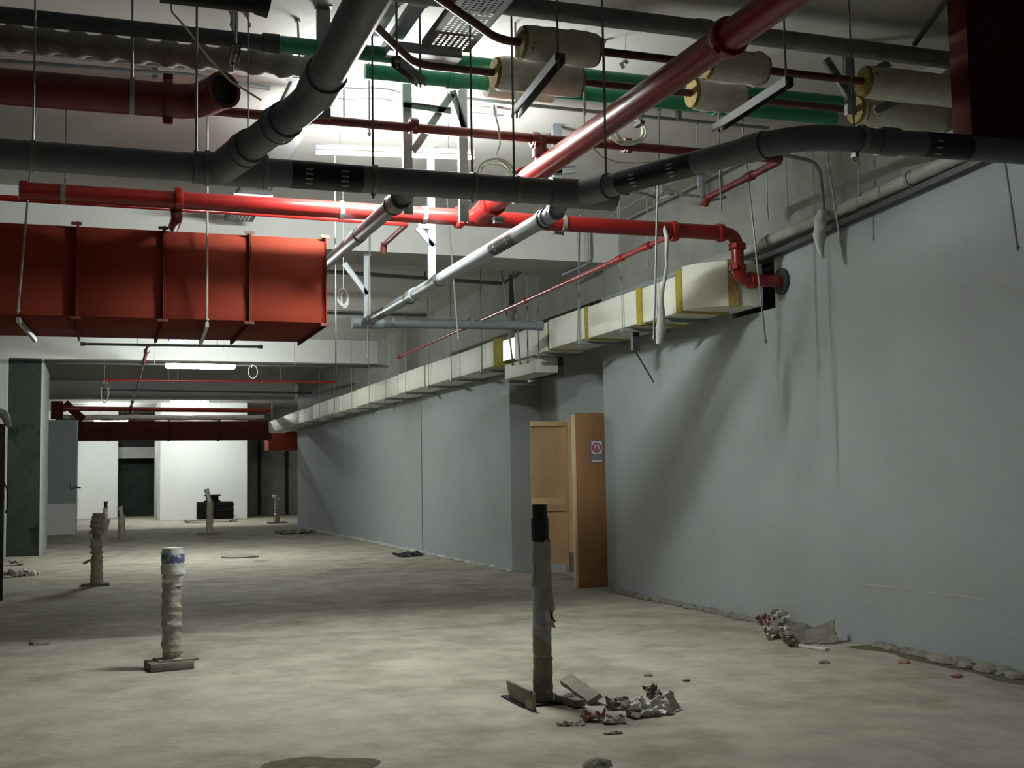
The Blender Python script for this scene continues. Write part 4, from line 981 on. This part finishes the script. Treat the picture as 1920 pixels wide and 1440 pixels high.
for i in range(31):
    y = 4.6+3.8*i/30; wd = .17+.14*noise.noise(Vector((y*2.2, 3, 1)))+.05*(8.4-y)/3
    v += [(6.115, y, .004), (6.115-wd, y, .004), (6.115-wd-.02, y, .0005)]
for i in range(30): f += [(3*i, 3*i+3, 3*i+4, 3*i+1), (3*i+1, 3*i+4, 3*i+5, 3*i+2)]
tag(g.add(v, f).build('dirt_strip', 'dirt'), 'dark strip of dirt on the floor along the foot of the near right wall', 'dirt')
# loose bits on the open floor
for px, py_, s_, mm, lb in ((75, 1208, .055, 'rubble', 'lone flat stone on the floor at the far left'), (1216, 1268, .02, 'rubble', 'small stone on the floor right of the near pipe stub'),
                            (1287, 1277, .018, 'rubble', 'tiny stone right of the small stone on the floor'), (1695, 1243, .03, 'paper_pink', 'reddish stone near the right wall foot'),
                            (1793, 1270, .03, 'paper_pink', 'brown stone at the right wall foot farther right'), (1545, 1244, .03, 'rubble', 'flat stone in front of the curled cardboard'),
                            (1120, 1437, .05, 'rubble', 'dark lump at the bottom edge of the view'), (1240, 1126, .035, 'rubble', 'small lump at the wall foot right of the brown door')):
    p = PZ(px, py_); tag(rock((p.x, p.y, .006), s_*1.6, s_*1.3, s_*.7, px).build('stone', mm), lb, 'stone')
def patch(label, px, py_, rx, ry, mm, seed, name='floor_patch', h=.006):
    c = PZ(px, py_); v = [(c.x, c.y, h)]; n = 28
    for i in range(n):
        a = 2*math.pi*i/n; k = 1+.28*noise.noise(Vector((math.cos(a)*1.5, math.sin(a)*1.5, seed)))
        v.append((c.x+rx*k*math.cos(a), c.y+ry*k*math.sin(a), .0015))
    return tag(G().add(v, [(0, 1+i, 1+(i+1) % n) for i in range(n)]).build(name, mm), label, 'patch')
patch('dark wet patch of floor at the bottom edge left of centre', 590, 1447, .33, .30, 'dirt', 2, h=.003)
patch('greyer middle of the dark wet patch at the bottom edge', 580, 1456, .24, .22, 'bare', 3, h=.006)
t = thing('floor_cover', 'round drain cover set in the floor beyond the left stubs', 'cover', PZ(450, 1045))
p = PZ(450, 1045); G().cyl((p.x, p.y, 0.001), (p.x, p.y, .025), .27, n=28).build('disc', 'bare', t); G().band((p.x, p.y, .014), (0,0,1), .28, .36, .013, 28).build('rim', 'rubble', t)
patch('small dark patch right of the round floor cover', 489, 1052, .16, .25, 'rubble', 5)
patch('dark scrape on the floor in the middle distance', 637, 1070, .22, .35, 'rubble', 6)
patch('second dark scrape right of the first in the middle distance', 668, 1066, .25, .2, 'rubble', 7)
p = PZ(768, 1042)
scrap('green grey rag lying at the foot of the far right wall by the joint', 766, 1043, .3, .25, .05, 71, 'column', .2, .05, .02, 'floor_rag', 'rag')
# debris by the left column
for i, (px, py_, mm, lb) in enumerate(((22, 1082, 'rubble', 'dark scrap leftmost by the foot of the left column'), (42, 1080, 'paper', 'pale scrap in the debris by the left column'), (62, 1078, 'paper', 'white paper rightmost in the debris by the left column'), (30, 1060, 'rubble', 'dark lump against the foot of the left column'))):
    scrap(lb, px, py_, .16, .13, .04, 80+i, mm, i*.6, .06, .03)
scrap('dark low rubble at the foot of the far right wall end', 553, 1000, .55, .5, .05, 91, 'rubble', .2, .08, .02, 'floor_rag', 'rubble')
# black crates by the white wall
c0 = PZ(372, 976); c1 = PZ(438, 976); Yc = 46.6
xa, xb_ = PY(371, 960, Yc).x, PY(438, 960, Yc).x; zc = PY(400, 941, Yc).z
for i, (x0, x1, lb) in enumerate(((xa, xa+(xb_-xa)*.45, 'left black crate against the far white wall'), (xa+(xb_-xa)*.5, xb_, 'right black crate against the far white wall'))):
    t = thing('black_crate', lb, 'crate', ((x0+x1)/2, Yc, 0), 'black crates at the far wall')
    G().box(x0, x1, Yc, Yc+.7, 0.03, zc).build('body', 'crate', t, bevel=.015)
    for k in range(3): G().box(x0-.01, x1+.01, Yc-.015, Yc, .1+k*zc*.32, .16+k*zc*.32).build('slat', 'crate', t)
p = PY(398, 941, Yc+.3)
t = thing('cable_drum', 'black drum standing on the two black crates', 'drum', (p.x, Yc+.3, zc))
zt = PY(398, 928, Yc).z
for z0, z1, r in ((zc, zc+.05, .32), (zc+.05, zt-.05, .24), (zt-.05, zt, .32)): G().cyl((p.x, Yc+.35, z0), (p.x, Yc+.35, z1), r, n=20).build('disc', 'crate', t)
p = PZ(395, 979)
t = thing('floor_pallet', 'low brown pallet on the floor before the black crates', 'pallet', (p.x, p.y, 0))
for k in range(4): G().box(p.x-.9, p.x+.9, p.y-.5+k*.28, p.y-.3+k*.28, .06, .09).build('board', 'wrap_dark', t)
for k in range(3): G().box(p.x-.88+k*.8, p.x-.78+k*.8, p.y-.5, p.y+.54, 0, .06).build('runner', 'wrap_dark', t)
# fittings on the far walls
for px, lb in ((486, 'left of two grey pipes running up the far right grey wall'), (537, 'right of two grey pipes running up the far right grey wall')):
    p = PY(px, 900, 51.5); t = thing('wall_pipe', lb, 'pipe', (p.x, 51.5, 0))
    G().cyl((p.x, 51.5, 0.02), (p.x, 51.5, 3.9), .07, n=12).build('pipe', 'column', t)
    G().band((p.x, 51.5, 2.6), (0,0,1), .06, .1, .04, 12).build('collar', 'column', t)
p = PY(148, 912, 36.9)
t = thing('wall_lever', 'small dark lever on the edge of the far left grey wall', 'lever', p)
G().box(p.x-.22, p.x-.1, 36.86, 36.96, p.z-.06, p.z+.12).build('box', 'galv_dull', t); G().bar((p.x-.12, 36.85, p.z), (p.x+.05, 36.85, p.z-.05), .03, .02).build('handle', 'dark', t)
